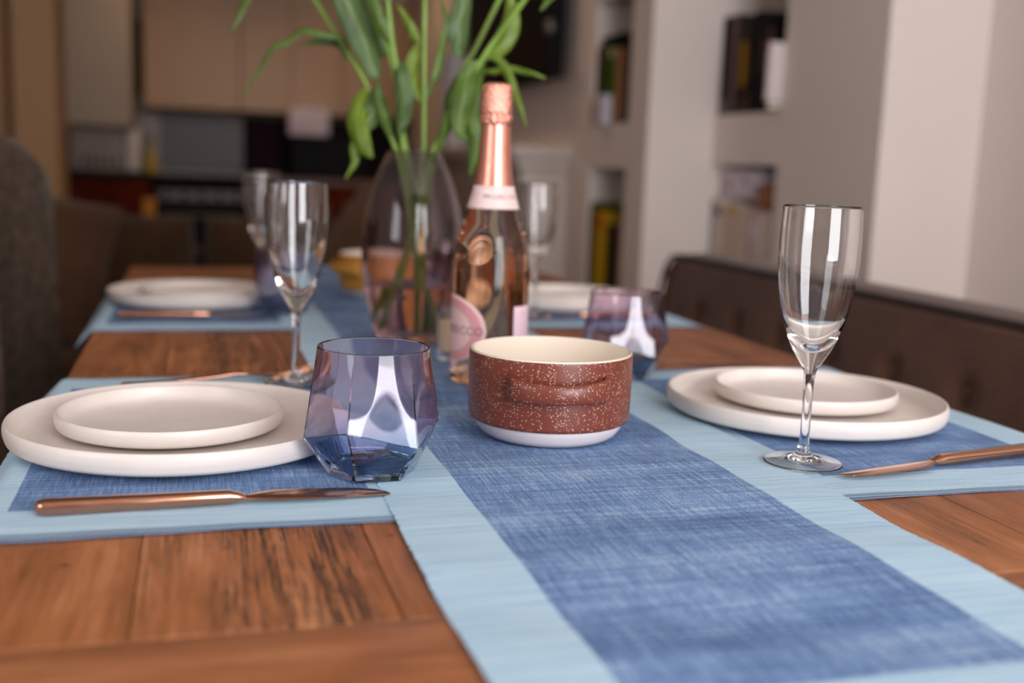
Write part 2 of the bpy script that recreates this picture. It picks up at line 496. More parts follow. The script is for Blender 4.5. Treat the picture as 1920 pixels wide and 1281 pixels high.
# ------------------------------------------------------------------ cutlery
def make_knife(label, group):
    t = thing('table_knife', label, 'knife', (0, 0, 0), 0, group)
    hs = [(0.0, 0.0030, 0.0028, .0050), (0.0015, 0.0052, 0.0044, .0050), (0.006, 0.0072, 0.0050, .0051), (0.03, 0.0074, 0.0050, .0051), (0.07, 0.0066, 0.0047, .0051), (0.11, 0.0058, 0.0045, .0052), (0.124, 0.0056, 0.0044, .0052), (0.131, 0.0048, 0.0030, .0048), (0.135, 0.0038, 0.0016, .0042)]
    bm = loft(bmesh.new(), [[(x, w_ + (0), zc + h_) for w_, h_ in superell(w, h, 20, 3.2)] for x, w, h, zc in hs])
    obj('handle', bm, M['copper'], t, 60)
    bs = [(0.1335, 0.0040, 0.0015, .0042, 0), (0.138, 0.0052, 0.0012, .0040, .0004), (0.146, 0.0082, 0.0010, .0038, .0024), (0.156, 0.0102, 0.0010, .0036, .0034), (0.175, 0.0104, 0.0009, .0032, .0034), (0.2, 0.0098, 0.0009, .0028, .0030), (0.216, 0.0086, 0.0008, .0024, .0024), (0.227, 0.0066, 0.0007, .0022, .0010), (0.234, 0.0038, 0.0006, .0020, -.0010), (0.2368, 0.0012, 0.0004, .0019, -.0024)]
    bm = loft(bmesh.new(), [[(x, yc + w_, zc + h_ + (yc + w_) * 0.06) for w_, h_ in superell(w, h, 20, 2.2)] for x, w, h, zc, yc in bs])
    obj('blade', bm, M['copper'], t, 50)
    return t
CG = 'copper coloured knives'
k0 = make_knife('copper knife with polished handle in front of the nearest left plate', CG)
k0.location = (-0.1030, 0.7535, PT - 0.0012); k0.rotation_euler = (0, 0, math.radians(1.8))
k = dup(k0, (0.730, 0.7895, PT), math.radians(190.6), 'copper knife right of the clear flute, in front of the nearest right plate')
k = dup(k0, (-0.112, 1.675, PT), math.radians(0.8), 'copper knife in front of the far left plate')
k = dup(k0, (0.735, 1.672, PT), math.radians(181), 'copper knife lying by the foot of the far right flute')

def make_fork(label, group):
    t = thing('table_fork', label, 'fork', (0, 0, 0), 0, group)
    secs = [(0, .0035, .0012, .0022), (.004, .0068, .0014, .0022), (.05, .0060, .0016, .0026), (.09, .0042, .0018, .0050), (.115, .0030, .0018, .0075), (.132, .0034, .0016, .0070), (.142, .0085, .0013, .0055), (.150, .0110, .0011, .0043), (.160, .0117, .0010, .0038)]
    bm = loft(bmesh.new(), [[(x, w_, zc + h_) for w_, h_ in superell(w, h, 16, 2.6)] for x, w, h, zc in secs])
    obj('handle', bm, M['copper'], t, 50)
    for i in range(4):
        y = (i - 1.5) * 0.0062
        pts = [(.156, .0018, .0010, .0038), (.168, .0016, .0010, .0036), (.182, .0014, .0009, .0056), (.194, .0011, .0008, .0100), (.2005, .0005, .0005, .0136)]
        bm = loft(bmesh.new(), [[(x, y + w_, zc + h_) for w_, h_ in superell(w, h, 10, 2.2)] for x, w, h, zc in pts])
        obj('tine', bm, M['copper'], t, 50)
    return t
f0 = make_fork('copper fork behind the nearest left plate, tines by the flute', 'copper coloured forks')
f0.location = (-0.075, 1.172, PT); f0.rotation_euler = (0, 0, math.radians(9))
dup(f0, (0.690, 1.250, PT), math.radians(188), 'copper fork behind the nearest right plate, beside the dark tumbler')

# ------------------------------------------------------------------ flutes
def make_flute(label, group):
    t = thing('champagne_flute', label, 'glass', (0, 0, 0), 0, group)
    foot = smooth_prof([(0, 0.0026), (.010, .0024), (.018, .0014), (.026, 0.0004), (.0312, .0000), (.0325, .0004), (.0325, .0011), (.0312, .0015), (.026, .0018), (.018, .0029), (.0125, .0044), (.0085, .0066), (.0058, .0100), (.0046, .0150)], 5)
    stem = smooth_prof([(.0046, .0150), (.0041, .024), (.0039, .045), (.0041, .064), (.0047, .075), (.0055, .0795)], 5)
    bowl = smooth_prof([(.0055, .0795), (.0078, .0840), (.0120, .0910), (.0165, .0990), (.0215, .1110), (.0262, .1270), (.0298, .1460), (.0319, .1660), (.0326, .1820), (.0323, .1980), (.0317, .2140), (.03145, .2154), (.03095, .2158), (.0305, .2150), (.0311, .1980), (.0313, .1820), (.0306, .1660), (.0284, .1460), (.0247, .1290), (.0200, .1165), (.0135, .1060), (.0065, .0995), (.0, .0975)], 5)
    foot, stem, bowl = [[(r, z * 0.984) for r, z in p] for p in (foot, stem, bowl)]
    obj('foot', lathe(foot, 96), M['clear'], t, 80, recalc=False)
    obj('stem', lathe(stem, 96), M['clear'], t, 80, recalc=False)
    obj('bowl', lathe(bowl, 96), M['clear'], t, 80, recalc=False)
    return t
FG = 'clear champagne flutes'
fl = make_flute('clear champagne flute standing alone at the right, half on the runner', FG)
fl.location = (0.4865, 0.7870, T + 0.0056)
dup(fl, (0.102, 1.168, T + 0.0046), 0, 'clear champagne flute between the left plates and the tinted tumbler', FG)
dup(fl, (0.116, 2.060, T + 0.0046), 0, 'clear champagne flute farthest back at the left, partly behind another flute', FG)
dup(fl, (0.522, 1.668, T + 0.0046), 0, 'clear champagne flute just right of the bottle, at the far right plates', FG)

# ------------------------------------------------------------------ tumblers
def hexr(a, R, phase):
    x = (a - phase) % (PI / 3) - PI / 6
    return R * math.cos(PI / 6) / math.cos(x)
def make_tumbler(label, group):
    t = thing('faceted_tumbler', label, 'glass', (0, 0, 0), 0, group)
    n = 96; ph = 0.0
    def zig(i):      # the widest line steps up and down from corner to corner
        a = (360 * i / n) % 120
        return (1 - abs(a - 60) / 60) * 2 - 1
    def ring(bm, R, z, rc, zz=0.0):   # rc 1 = round, 0 = hexagon
        vs = []
        for i in range(n):
            a = 2 * PI * i / n
            r = rc * R + (1 - rc) * hexr(a, R, ph)
            vs.append(bm.verts.new((r * math.cos(a), r * math.sin(a), z - zz * zig(i))))
        return vs
    bm = bmesh.new()
    rows = []
    zb, zw, zt = 0.0, 0.0345, 0.098; ZZ = -0.0062
    Rb, Rw, Rt = 0.0335, 0.0525, 0.0425
    rows.append([bm.verts.new((0, 0, 0.0009))])
    rows.append(ring(bm, Rb * .9, 0.0006, 0)); rows.append(ring(bm, Rb, zb, 0))
    for f in (0.5, 1.0):
        rows.append(ring(bm, Rb + (Rw - Rb) * f, zb + (zw - zb) * f, 0, ZZ * f))
    for k in range(1, 9):
        f = k / 8; rows.append(ring(bm, Rw + (Rt - Rw) * f, zw + (zt - .0008 - zw) * f, f, ZZ * (1 - f)))
    rows.append(ring(bm, Rt - 0.0004, zt, 1)); rows.append(ring(bm, Rt - 0.0011, zt, 1)); rows.append(ring(bm, Rt - 0.0016, zt - .0008, 1))
    for k in range(7, -1, -1):
        f = k / 8; rows.append(ring(bm, Rw + (Rt - Rw) * f - 0.0020, zw + 0.0004 + (zt - zw) * f, max(f, 0.06), ZZ * (1 - f)))
    rows.append(ring(bm, (Rb + Rw) / 2 - 0.0026, zw / 2 + 0.002, 0.12, ZZ * 0.5))
    rows.append(ring(bm, Rb - 0.0030, 0.0062, 0.2)); rows.append(ring(bm, Rb * 0.55, 0.0045, 0.8)); rows.append([bm.verts.new((0, 0, 0.0042))])
    for a, b in zip(rows, rows[1:]):
        for i in range(n):
            j = (i + 1) % n
            if len(a) == 1: bm.faces.new((a[0], b[j], b[i]))
            elif len(b) == 1: bm.faces.new((a[i], a[j], b[0]))
            else: bm.faces.new((a[i], a[j], b[j], b[i]))
    obj('glass_body', bm, M['tumbler'], t, 9)
    return t
TG = 'tinted faceted tumblers'
tm = make_tumbler('purple and blue faceted tumbler between the nearest left plates and the brown bowl', TG)
tm.location = (0.1290, 0.8140, T + 0.0052)
# hexagon corner towards the viewer's left: first corner direction is set by the rotation
def face_rot(x, y, th):     # one corner turned th degrees from the viewer's right towards the viewer
    return math.atan2(-y, -x) + math.radians(90 - th)
tm.rotation_euler = (0, 0, face_rot(0.131, 0.815, 50))
dup(tm, (0.4815, 1.180, T + 0.0052), face_rot(0.48, 1.18, 48), 'purple and blue faceted tumbler behind the brown bowl, left of the right flute', TG)
dup(tm, (0.1310, 1.728, T + 0.0052), face_rot(0.127, 1.735, 20), 'dark faceted tumbler at the far left plates, behind the left flute', TG)
dup(tm, (0.4750, 2.030, T + 0.0052), face_rot(0.47, 2.03, 35), 'faceted tumbler glimpsed between the vase and the bottle', TG)

# ------------------------------------------------------------------ stoneware bowls
def make_bowl(label, glaze, group):
    t = thing('handled_bowl', label, 'bowl', (0, 0, 0), 0, group)
    R, H = 0.0728, 0.077
    band = smooth_prof([(0.0625, 0.0150), (0.0680, 0.0152), (0.0715, 0.0172), (0.0722, 0.022), (0.0726, 0.04), (0.0728, 0.06), (0.0727, 0.0745), (0.0722, 0.0757)], 5)
    obj('glazed_band', lathe(band, 128), glaze, t, 50)
    ft = smooth_prof([(0.0635, 0.0156), (0.0665, 0.0152), (0.0655, 0.0110), (0.0610, 0.0045), (0.0560, 0.0010), (0.0530, 0.0000)], 5) + [(0.050, 0.0), (0.048, 0.002), (0, 0.002)]
    obj('foot', lathe(ft, 128), M['white'], t, 50)
    inn = smooth_prof([(0.0722, 0.0756), (0.0721, 0.0766), (0.0708, 0.0772), (0.0694, 0.0764), (0.0690, 0.074), (0.0688, 0.05), (0.0676, 0.028), (0.062, 0.0150), (0.050, 0.0100), (0.03, 0.0085), (0, 0.0082)], 5)
    obj('inner_glaze', lathe(inn, 128), M['cream'], t, 50)
    for s in (0, PI):
        bm = bmesh.new(); rows = []
        for i in range(25):
            f = i / 24; a = -0.58 + 1.16 * f
            e = math.sin(PI * f)
            outw = 0.0122 * (e ** 0.42)
            r = 0.0738 + outw
            zc = 0.0535 - 0.0015 * e
            hh = 0.0082 + 0.0035 * (1 - e ** 0.6)
            ww = 0.0036 + 0.0008 * (1 - e ** 0.6)
            ca, sa = math.cos(a + s), math.sin(a + s)
            rows.append([((r + w_) * ca, (r + w_) * sa, zc + h_) for w_, h_ in superell(ww, hh, 16, 2.3)])
        loft(bm, rows)
        # webbing that ties the lug to the wall below the finger gap
        rows = []
        for i in range(25):
            f = i / 24; a = -0.56 + 1.12 * f
            e = math.sin(PI * f) ** 0.42
            ca, sa = math.cos(a + s), math.sin(a + s)
            r0, r1 = 0.0705, 0.0710 + 0.0155 * e
            rows.append([(r * ca, r * sa, z) for r, z in ((r0, 0.0432), (r1 - .001, 0.0448), (r1 - .001, 0.0505), (r0, 0.0495))])
        loft(bm, rows)
        obj('handle', bm, glaze, t, 50)
    return t
bw = make_bowl('speckled red-brown bowl with lug handles, cream inside, in the middle of the runner', M['brown'], 'handled stoneware bowls')
bw.location = (0.3035, 0.9150, T + 0.0054)
bw.rotation_euler = (0, 0, math.atan2(-0.975, -0.20))
mb = dup(bw, (0.315, 1.930, T + 0.0054), math.radians(20), 'mustard yellow bowl with cream inside standing behind the vase')
for ch in mb.children:
    if ch.name.startswith(('glazed_band', 'handle')):
        ch.data = ch.data.copy(); ch.data.materials[0] = M['mustard']

# ------------------------------------------------------------------ prosecco bottle
BX, BY = 0.3105, 1.156
bt = thing('wine_bottle', 'sparkling rose wine bottle with copper pink foil neck, behind the brown bowl', 'bottle', (BX, BY, T + 0.0052), 0)
prof = [(0.0, 0.010), (0.012, 0.009), (0.026, 0.0035), (0.034, 0.0004), (0.0382, 0.0008), (0.0408, 0.0036), (0.0416, 0.009), (0.0417, 0.03), (0.0417, 0.08), (0.0417, 0.115), (0.0414, 0.130), (0.0400, 0.145), (0.0372, 0.160), (0.0325, 0.175), (0.0275, 0.190), (0.0232, 0.204), (0.0205, 0.216), (0.0180, 0.236), (0.0160, 0.262), (0.0150, 0.285), (0.0146, 0.305), (0.0, 0.306)]
BP = smooth_prof(prof[:-1], 5) + [prof[-1]]
obj('glass_body', lathe(BP, 128), M['rose'], bt, 60)
def br(z):
    for (r0, z0), (r1, z1) in zip(BP[40:], BP[41:]):
        if z0 <= z <= z1 and z1 > z0: return r0 + (r1 - r0) * (z - z0) / (z1 - z0)
    return 0.0417
fp = smooth_prof([(br(0.2140) + 0.0006, 0.2140), (br(0.222) + 0.0007, 0.222), (0.0186, 0.236), (0.0167, 0.262), (0.0160, 0.276), (0.0162, 0.281)], 5)
obj('foil_sleeve', lathe(fp, 128), M['foil'], bt, 60)
bm = bmesh.new()
hp = smooth_prof([(0.0162, 0.2795), (0.0171, 0.2815), (0.0174, 0.2850), (0.0168, 0.2880), (0.0163, 0.2900), (0.0168, 0.2925), (0.0167, 0.300), (0.0163, 0.308), (0.0162, 0.3140), (0.0156, 0.3190), (0.0140, 0.3220), (0.009, 0.3236), (0, 0.3240)], 6)
lathe(hp, 160, bm=bm)
rr = random.Random(3)
for v in bm.verts:
    r = math.hypot(v.co.x, v.co.y)
    if r > 0.004:
        a = math.atan2(v.co.y, v.co.x)
        k = 0.00022 * math.sin(a * 34 + 9 * math.sin(v.co.z * 420)) + 0.00028 * math.sin(a * 13 + v.co.z * 900) + 0.0002 * math.sin(a * 57 + v.co.z * 300)
        v.co.x *= (r + k) / r; v.co.y *= (r + k) / r
obj('foil_cap', bm, M['foilw'], bt, 60)

def label_mat(name, kind):
    m = NT(name); c = m.coord('UV'); U, Vv, _ = m.sep(c)
    base = srgb(232, 196, 198)
    if kind == 'neck':
        col = m.ramp(m.noise(c, 6, 3), [(0.3, srgb(226, 196, 194)), (0.7, srgb(238, 212, 208))])
    elif kind == 'front':
        d = m.n('VectorMath', operation='DISTANCE'); m.L.new(c, d.inputs[0]); d.inputs[1].default_value = (0.5, 0.5, 0)
        r = d.outputs[1]
        a1 = m.math('MULTIPLY', m.math('GREATER_THAN', r, 0.35), m.math('LESS_THAN', r, 0.45))
        ang = m.math('ARCTAN2', m.math('SUBTRACT', Vv, 0.5), m.math('SUBTRACT', U, 0.5))
        orn = m.math('GREATER_THAN', m.math('MULTIPLY', m.math('SINE', m.math('MULTIPLY', ang, 46)), m.math('SINE', m.math('MULTIPLY', r, 190))), 0.05)
        lines = m.math('MULTIPLY', m.math('LESS_THAN', r, 0.33), m.math('GREATER_THAN', m.math('SINE', m.math('MULTIPLY', Vv, 190)), 0.85))
        ring = m.math('MULTIPLY', m.math('GREATER_THAN', r, 0.325), m.math('LESS_THAN', r, 0.345))
        col = m.mix(m.math('MULTIPLY', a1, m.math('MULTIPLY_ADD', orn, 0.55, 0.3)), srgb(226, 188, 184), srgb(198, 92, 112))
        col = m.mix(m.math('MULTIPLY', lines, 0.3), col, srgb(214, 150, 150))
        col = m.mix(m.math('MULTIPLY', ring, 0.8), col, srgb(178, 110, 116))
    else:
        ln = m.math('MULTIPLY', m.math('GREATER_THAN', m.math('SINE', m.math('MULTIPLY', Vv, 110)), 0.2), m.math('GREATER_THAN', m.noise(m.mapping(c, (40, 17.5, 1)), 1.0, 1), 0.5))
        bar = m.math('MULTIPLY', m.math('GREATER_THAN', m.math('SINE', m.math('MULTIPLY', Vv, 260)), 0.0), m.math('MULTIPLY', m.math('LESS_THAN', Vv, 0.5), m.math('MULTIPLY', m.math('GREATER_THAN', U, 0.25), m.math('LESS_THAN', U, 0.8))))
        col = m.mix(m.math('MULTIPLY', m.math('MAXIMUM', ln, bar), 0.35), srgb(236, 204, 214), srgb(150, 104, 120))
    m.P(Base_Color=col, Roughness=0.45)
    return m.m

def wrap_patch(name, az0, az1, zlo, zhi, mat, parent, off=0.0003, nx=40, nz=16, mask=None):
    """patch of paper wrapped on the bottle; azimuths in bottle space, z range may depend on u"""
    bm = bmesh.new(); uvl = bm.loops.layers.uv.new('UVMap')
    rows = []
    for i in range(nx + 1):
        u = i / nx; a = az0 + (az1 - az0) * u
        lo, hi = (zlo, zhi) if mask is None else mask(u)
        rows.append([])
        for j in range(nz + 1):
            z = lo + (hi - lo) * j / nz
            r = br(z) + off
            v = bm.verts.new((r * math.cos(a), r * math.sin(a), z))
            rows[-1].append((v, u, (z - zlo) / (zhi - zlo)))
    for i in range(nx):
        for j in range(nz):
            q = [rows[i][j], rows[i + 1][j], rows[i + 1][j + 1], rows[i][j + 1]]
            f = bm.faces.new([k[0] for k in q])
            for lp, k in zip(f.loops, q): lp[uvl].uv = (k[1], k[2])
    o = obj(name, bm, mat, parent, 60)
    md = o.modifiers.new('paper', 'SOLIDIFY'); md.thickness = 0.00025; md.offset = 1
    return o
VA = math.atan2(-BY, -BX)            # direction from the bottle to the viewer
def az(deg): return VA + math.radians(deg)   # positive = towards the viewer's right
nl = wrap_patch('neck_label', az(-150), az(95), 0.1905, 0.2150, label_mat('neck_label_paper', 'neck'), bt, 0.0010, 70, 8)
def fmask(u):
    q = max(0.0, 1 - abs(2 * u - 1) ** 2.0) ** 0.5
    return 0.0600 - 0.0355 * q - 0.0115 * max(0, 1 - abs(u - 0.5) / 0.13), 0.0600 + 0.0375 * q + 0.0001
flb = wrap_patch('front_label', az(-132), az(-4), 0.0225, 0.0975, label_mat('front_label_paper', 'front'), bt, 0.0004, 64, 16, fmask)
blb = wrap_patch('back_label', az(38), az(98), 0.022, 0.0880, label_mat('back_label_paper', 'back'), bt, 0.0004, 30, 10)
def wrap_text(txt, size, az_c, zc, off, mat, parent, tilt=0.0):
    cu = bpy.data.curves.new('txt', 'FONT'); cu.body = txt; cu.size = size; cu.align_x = 'CENTER'; cu.align_y = 'CENTER'
    cu.extrude = 0.00008; cu.space_character = 1.12; cu.resolution_u = 3
    o = bpy.data.objects.new('txt', cu); link(o)
    bpy.context.view_layer.update()
    me = bpy.data.meshes.new_from_object(o.evaluated_get(bpy.context.evaluated_depsgraph_get()))
    bpy.data.objects.remove(o); bpy.data.curves.remove(cu)
    for v in me.vertices:
        x, y, d = v.co
        z = zc + y; r0 = br(zc); r = br(z) + off + d
        a = az_c + x / r0
        v.co = (r * math.cos(a), r * math.sin(a), z)
    me.materials.append(mat)
    t = bpy.data.objects.new('lettering', me); link(t); t.parent = parent
    return t
ink = plain('grey_ink', srgb(104, 84, 86), 0.6)
wrap_text('PROSECCO', 0.0066, az(18), 0.2035, 0.0014, ink, nl)
wrap_text('PROSECCO', 0.0125, az(-56), 0.0600, 0.0008, ink, flb)

# ------------------------------------------------------------------ vase with water
VX, VY = 0.2755, 1.432
vs = thing('glass_vase', 'smoky purple-pink rounded glass vase half filled with water, left of the bottle', 'vase', (VX, VY, T + 0.0052), 0)
vo = [(0, 0.0), (0.034, 0.0), (0.0405, 0.0022), (0.0470, 0.012), (0.0545, 0.034), (0.0612, 0.064), (0.0655, 0.098), (0.0668, 0.130), (0.0645, 0.160), (0.0585, 0.190), (0.0500, 0.216), (0.0405, 0.238), (0.0345, 0.2495), (0.0330, 0.2518)]
vi = [(0.0313, 0.2512), (0.0325, 0.2485), (0.0388, 0.2365), (0.0480, 0.2145), (0.0562, 0.1890), (0.0620, 0.160), (0.0643, 0.130), (0.0629, 0.098), (0.0586, 0.065), (0.0516, 0.036), (0.0440, 0.0190), (0.033, 0.0130), (0, 0.0120)]
obj('glass_body', lathe(smooth_prof(vo, 5) + smooth_prof(vi, 5), 128), M['vaseglass'], vs, 60)
wp = [(0, 0.0118), (0.0332, 0.0127), (0.0442, 0.0187), (0.0518, 0.0358), (0.0588, 0.0648), (0.0606, 0.0765), (0.0612, 0.0775), (0, 0.0772)]
obj('water', lathe(smooth_prof(wp[:-2], 5) + wp[-2:], 128), M['water'], vs, 60)

# ------------------------------------------------------------------ salt cellar glass
sc = thing('salt_shaker', 'small glass shaker of pale salt between the vase and the bottle', 'shaker', (0.2975, 1.290, T + 0.0052), 0)
obj('glass_body', lathe(smooth_prof([(0, 0), (0.011, 0), (0.0150, 0.0015), (0.0160, 0.006), (0.0165, 0.03), (0.0168, 0.058), (0.0155, 0.0605), (0.0145, 0.058), (0.0143, 0.03), (0.0140, 0.010), (0, 0.008)], 5), 64), M['clear'], sc, 60)
obj('salt_fill', lathe([(0, 0.0095), (0.0135, 0.0115), (0.0140, 0.03), (0.0139, 0.0480), (0, 0.0495)], 48), M['salt'], sc, 50)
STEMS = [
    ('stem that leans far left out of the vase', [(-0.165, 0.06, 0.484), (-0.141, 0.05, 0.445), (-0.097, 0.03, 0.382), (-0.074, 0.02, 0.349), (-0.047, 0.01, 0.298), (-0.024, 0.0, 0.252), (-0.004, -0.005, 0.17), (0.006, 0.0, 0.11), (0.026, 0.004, 0.03), (0.03, 0.005, 0.014)], 0.0042),
    ('upright stem with a clasping leaf, second from the left', [(-0.04, -0.02, 0.477), (-0.036, -0.02, 0.439), (-0.031, -0.015, 0.394), (-0.025, -0.01, 0.358), (-0.018, -0.005, 0.309), (-0.014, 0.0, 0.251), (0.0, 0.004, 0.17), (0.01, 0.006, 0.11), (0.02, 0.012, 0.03), (0.022, 0.014, 0.014)], 0.0042),
    ('straight vertical stem in the middle of the vase', [(0.009, 0.0, 0.483), (0.009, 0.0, 0.443), (0.01, 0.0, 0.377), (0.011, 0.0, 0.31), (0.012, 0.0, 0.251), (0.008, 0.0, 0.17), (0.006, 0.002, 0.11), (0.006, 0.004, 0.03), (0.006, 0.004, 0.014)], 0.0038),
    ('thin stem leaning right, behind the leaves', [(0.122, 0.05, 0.495), (0.103, 0.045, 0.453), (0.075, 0.035, 0.39), (0.056, 0.025, 0.353), (0.043, 0.015, 0.305), (0.029, 0.008, 0.253), (0.012, 0.008, 0.17), (-0.012, 0.01, 0.11), (-0.036, 0.012, 0.035), (-0.04, 0.012, 0.02)], 0.004),
    ('bright stem leaning farthest right above the bottle', [(0.159, -0.06, 0.474), (0.137, -0.05, 0.441), (0.109, -0.035, 0.403), (0.088, -0.03, 0.372), (0.057, -0.018, 0.317), (0.037, -0.01, 0.276), (0.025, -0.006, 0.251), (0.006, -0.01, 0.17), (-0.008, -0.012, 0.11), (-0.028, -0.014, 0.035), (-0.033, -0.014, 0.02)], 0.0045),
    ('slender stem behind at the left', [(-0.071, 0.05, 0.482), (-0.061, 0.045, 0.447), (-0.045, 0.035, 0.399), (-0.032, 0.025, 0.351), (-0.022, 0.018, 0.303), (-0.011, 0.012, 0.251), (0.01, 0.012, 0.17), (0.014, 0.012, 0.11), (0.012, 0.018, 0.03), (0.012, 0.018, 0.014)], 0.0034),
]
LEAVES = [
    (0, 0.03, [(-0.053, 0.015, 0.342), (-0.064, 0.01, 0.379), (-0.078, 0.0, 0.414), (-0.096, -0.01, 0.448), (-0.122, -0.02, 0.481)], 0.25, 20),
    (5, 0.024, [(-0.044, 0.03, 0.373), (-0.055, 0.03, 0.404), (-0.065, 0.03, 0.438), (-0.075, 0.03, 0.475)], 0.2, -15),
    (0, 0.022, [(-0.064, 0.018, 0.332), (-0.075, 0.0, 0.309), (-0.075, -0.015, 0.279), (-0.063, -0.02, 0.254), (-0.052, -0.02, 0.241)], 0.3, 10),
    (0, 0.02, [(-0.057, 0.014, 0.329), (-0.053, 0.0, 0.308), (-0.058, -0.005, 0.288), (-0.06, -0.008, 0.273)], 0.25, -35),
    (0, 0.01, [(-0.09, 0.02, 0.378), (-0.099, 0.01, 0.393), (-0.125, 0.0, 0.398), (-0.147, -0.01, 0.398), (-0.165, -0.02, 0.383), (-0.181, -0.025, 0.373), (-0.195, -0.03, 0.346), (-0.217, -0.03, 0.313)], 0.25, 40),
    (0, 0.011, [(-0.095, 0.03, 0.368), (-0.109, 0.04, 0.389), (-0.131, 0.05, 0.392), (-0.162, 0.06, 0.387)], 0.25, -50),
    (0, 0.013, [(-0.152, 0.05, 0.465), (-0.182, 0.04, 0.483), (-0.207, 0.03, 0.47), (-0.222, 0.02, 0.441), (-0.24, 0.01, 0.396)], 0.2, 30),
    (2, 0.016, [(0.008, 0.0, 0.315), (-0.001, -0.004, 0.333), (-0.004, -0.006, 0.351), (-0.002, -0.006, 0.373), (0.004, -0.006, 0.39)], 0.3, 25),
    (2, 0.01, [(0.005, -0.004, 0.388), (-0.002, -0.006, 0.395), (-0.011, -0.008, 0.412), (-0.026, -0.01, 0.435)], 0.3, -30),
    (2, 0.008, [(0.012, 0.0, 0.317), (0.021, 0.004, 0.338), (0.027, 0.006, 0.355), (0.033, 0.008, 0.389), (0.036, 0.008, 0.416), (0.028, 0.008, 0.452)], 0.3, 20),
    (3, 0.023, [(0.051, 0.03, 0.376), (0.053, 0.03, 0.395), (0.053, 0.03, 0.419), (0.057, 0.03, 0.45), (0.059, 0.03, 0.483)], 0.25, 15),
    (4, 0.02, [(0.087, -0.03, 0.372), (0.106, -0.03, 0.384), (0.117, -0.03, 0.404), (0.12, -0.03, 0.427), (0.113, -0.03, 0.462)], 0.3, -20),
    (4, 0.022, [(0.086, -0.03, 0.369), (0.073, -0.02, 0.338), (0.068, -0.015, 0.301), (0.079, -0.01, 0.264), (0.074, -0.005, 0.223)], 0.3, 10),
    (4, 0.02, [(0.083, -0.03, 0.365), (0.069, -0.035, 0.35), (0.063, -0.03, 0.317), (0.06, -0.03, 0.283), (0.071, -0.03, 0.267)], 0.3, -25),
    (3, 0.018, [(0.059, 0.025, 0.358), (0.047, 0.02, 0.333), (0.043, 0.015, 0.305), (0.055, 0.01, 0.29)], 0.3, 30),
    (4, 0.009, [(0.086, -0.03, 0.37), (0.096, -0.03, 0.372), (0.112, -0.035, 0.362), (0.123, -0.04, 0.341), (0.133, -0.04, 0.317), (0.145, -0.04, 0.286)], 0.25, 20),
    (4, 0.01, [(0.086, -0.03, 0.354), (0.1, -0.03, 0.352), (0.117, -0.03, 0.356), (0.141, -0.03, 0.354), (0.167, -0.03, 0.348)], 0.25, 60),
    (4, 0.012, [(0.153, -0.06, 0.465), (0.172, -0.06, 0.469), (0.18, -0.06, 0.46), (0.167, -0.06, 0.443), (0.156, -0.06, 0.426)], 0.25, 30),
    (0, 0.009, [(-0.06, -0.005, 0.283), (-0.072, -0.008, 0.269), (-0.077, -0.01, 0.252), (-0.076, -0.01, 0.234), (-0.088, -0.01, 0.212)], 0.25, -20),
    (1, 0.019, [(-0.024, -0.008, 0.367), (-0.019, -0.02, 0.348), (-0.014, -0.024, 0.318), (-0.015, -0.02, 0.288), (-0.019, -0.016, 0.269)], 0.35, 5),
    (0, 0.013, [(-0.03, 0.0, 0.266), (-0.038, -0.006, 0.294), (-0.046, -0.006, 0.318), (-0.049, -0.004, 0.341)], 0.45, 10),
    (4, 0.012, [(0.029, -0.01, 0.253), (0.041, -0.018, 0.283), (0.052, -0.024, 0.31), (0.061, -0.028, 0.333)], 0.45, -10),
    (1, 0.012, [(-0.028, -0.014, 0.381), (-0.039, -0.02, 0.4), (-0.05, -0.025, 0.425), (-0.055, -0.025, 0.457)], 0.3, -20),
]
# ------------------------------------------------------------------ green stems in the vase: (right, back, up) in metres from the vase's foot
def leaf_mat(name, a, b):
    m = NT(name); c = m.coord('UV'); U, Vv, _ = m.sep(c)
    vein = m.wave(m.comb(U, 0.0, 0.0), 3.2, 0.6, 'X', 2, 2)
    o = m.coord()
    nz = m.noise(m.mapping(o, (25, 25, 25)), 1.0, 3)
    f = m.math('MULTIPLY_ADD', vein, 0.25, m.math('MULTIPLY', nz, 0.8))
    mid = m.maprange(m.math('ABSOLUTE', m.math('SUBTRACT', U, 0.5)), 0.0, 0.09, 1.0, 0.0)
    col = m.mix(m.math('MULTIPLY', mid, 0.5), m.ramp(f, [(0.3, a), (0.75, b)]), srgb(140, 170, 80))
    m.P(Base_Color=col, Roughness=0.42)
    m.bump(vein, 0.15, 0.0005)
    tr = m.n('BsdfTranslucent'); m.L.new(m.mix(0.5, col, srgb(150, 190, 40)), tr.inputs[0])
    mx = m.n('MixShader'); mx.inputs[0].default_value = 0.25
    m.L.new(m.p.outputs[0], mx.inputs[1]); m.L.new(tr.outputs[0], mx.inputs[2]); m.L.new(mx.outputs[0], m.out.inputs[0])
    return m.m
leafm = [leaf_mat('leaf_green', srgb(60, 84, 26), srgb(104, 134, 50)), leaf_mat('leaf_bright', srgb(84, 108, 16), srgb(132, 158, 44)), leaf_mat('leaf_bluish', srgb(58, 82, 42), srgb(100, 128, 72))]
stemm = plain('stem_green', srgb(120, 152, 62), 0.4, var=0.2, scale=30)
YAW = math.radians(16.2634)
def vloc(p):
    u, w, z = p
    return Vector((VX + u * math.cos(YAW) + w * math.sin(YAW), VY - u * math.sin(YAW) + w * math.cos(YAW), T + 0.0052 + z))
FWD = Vector((math.sin(YAW), math.cos(YAW), 0))
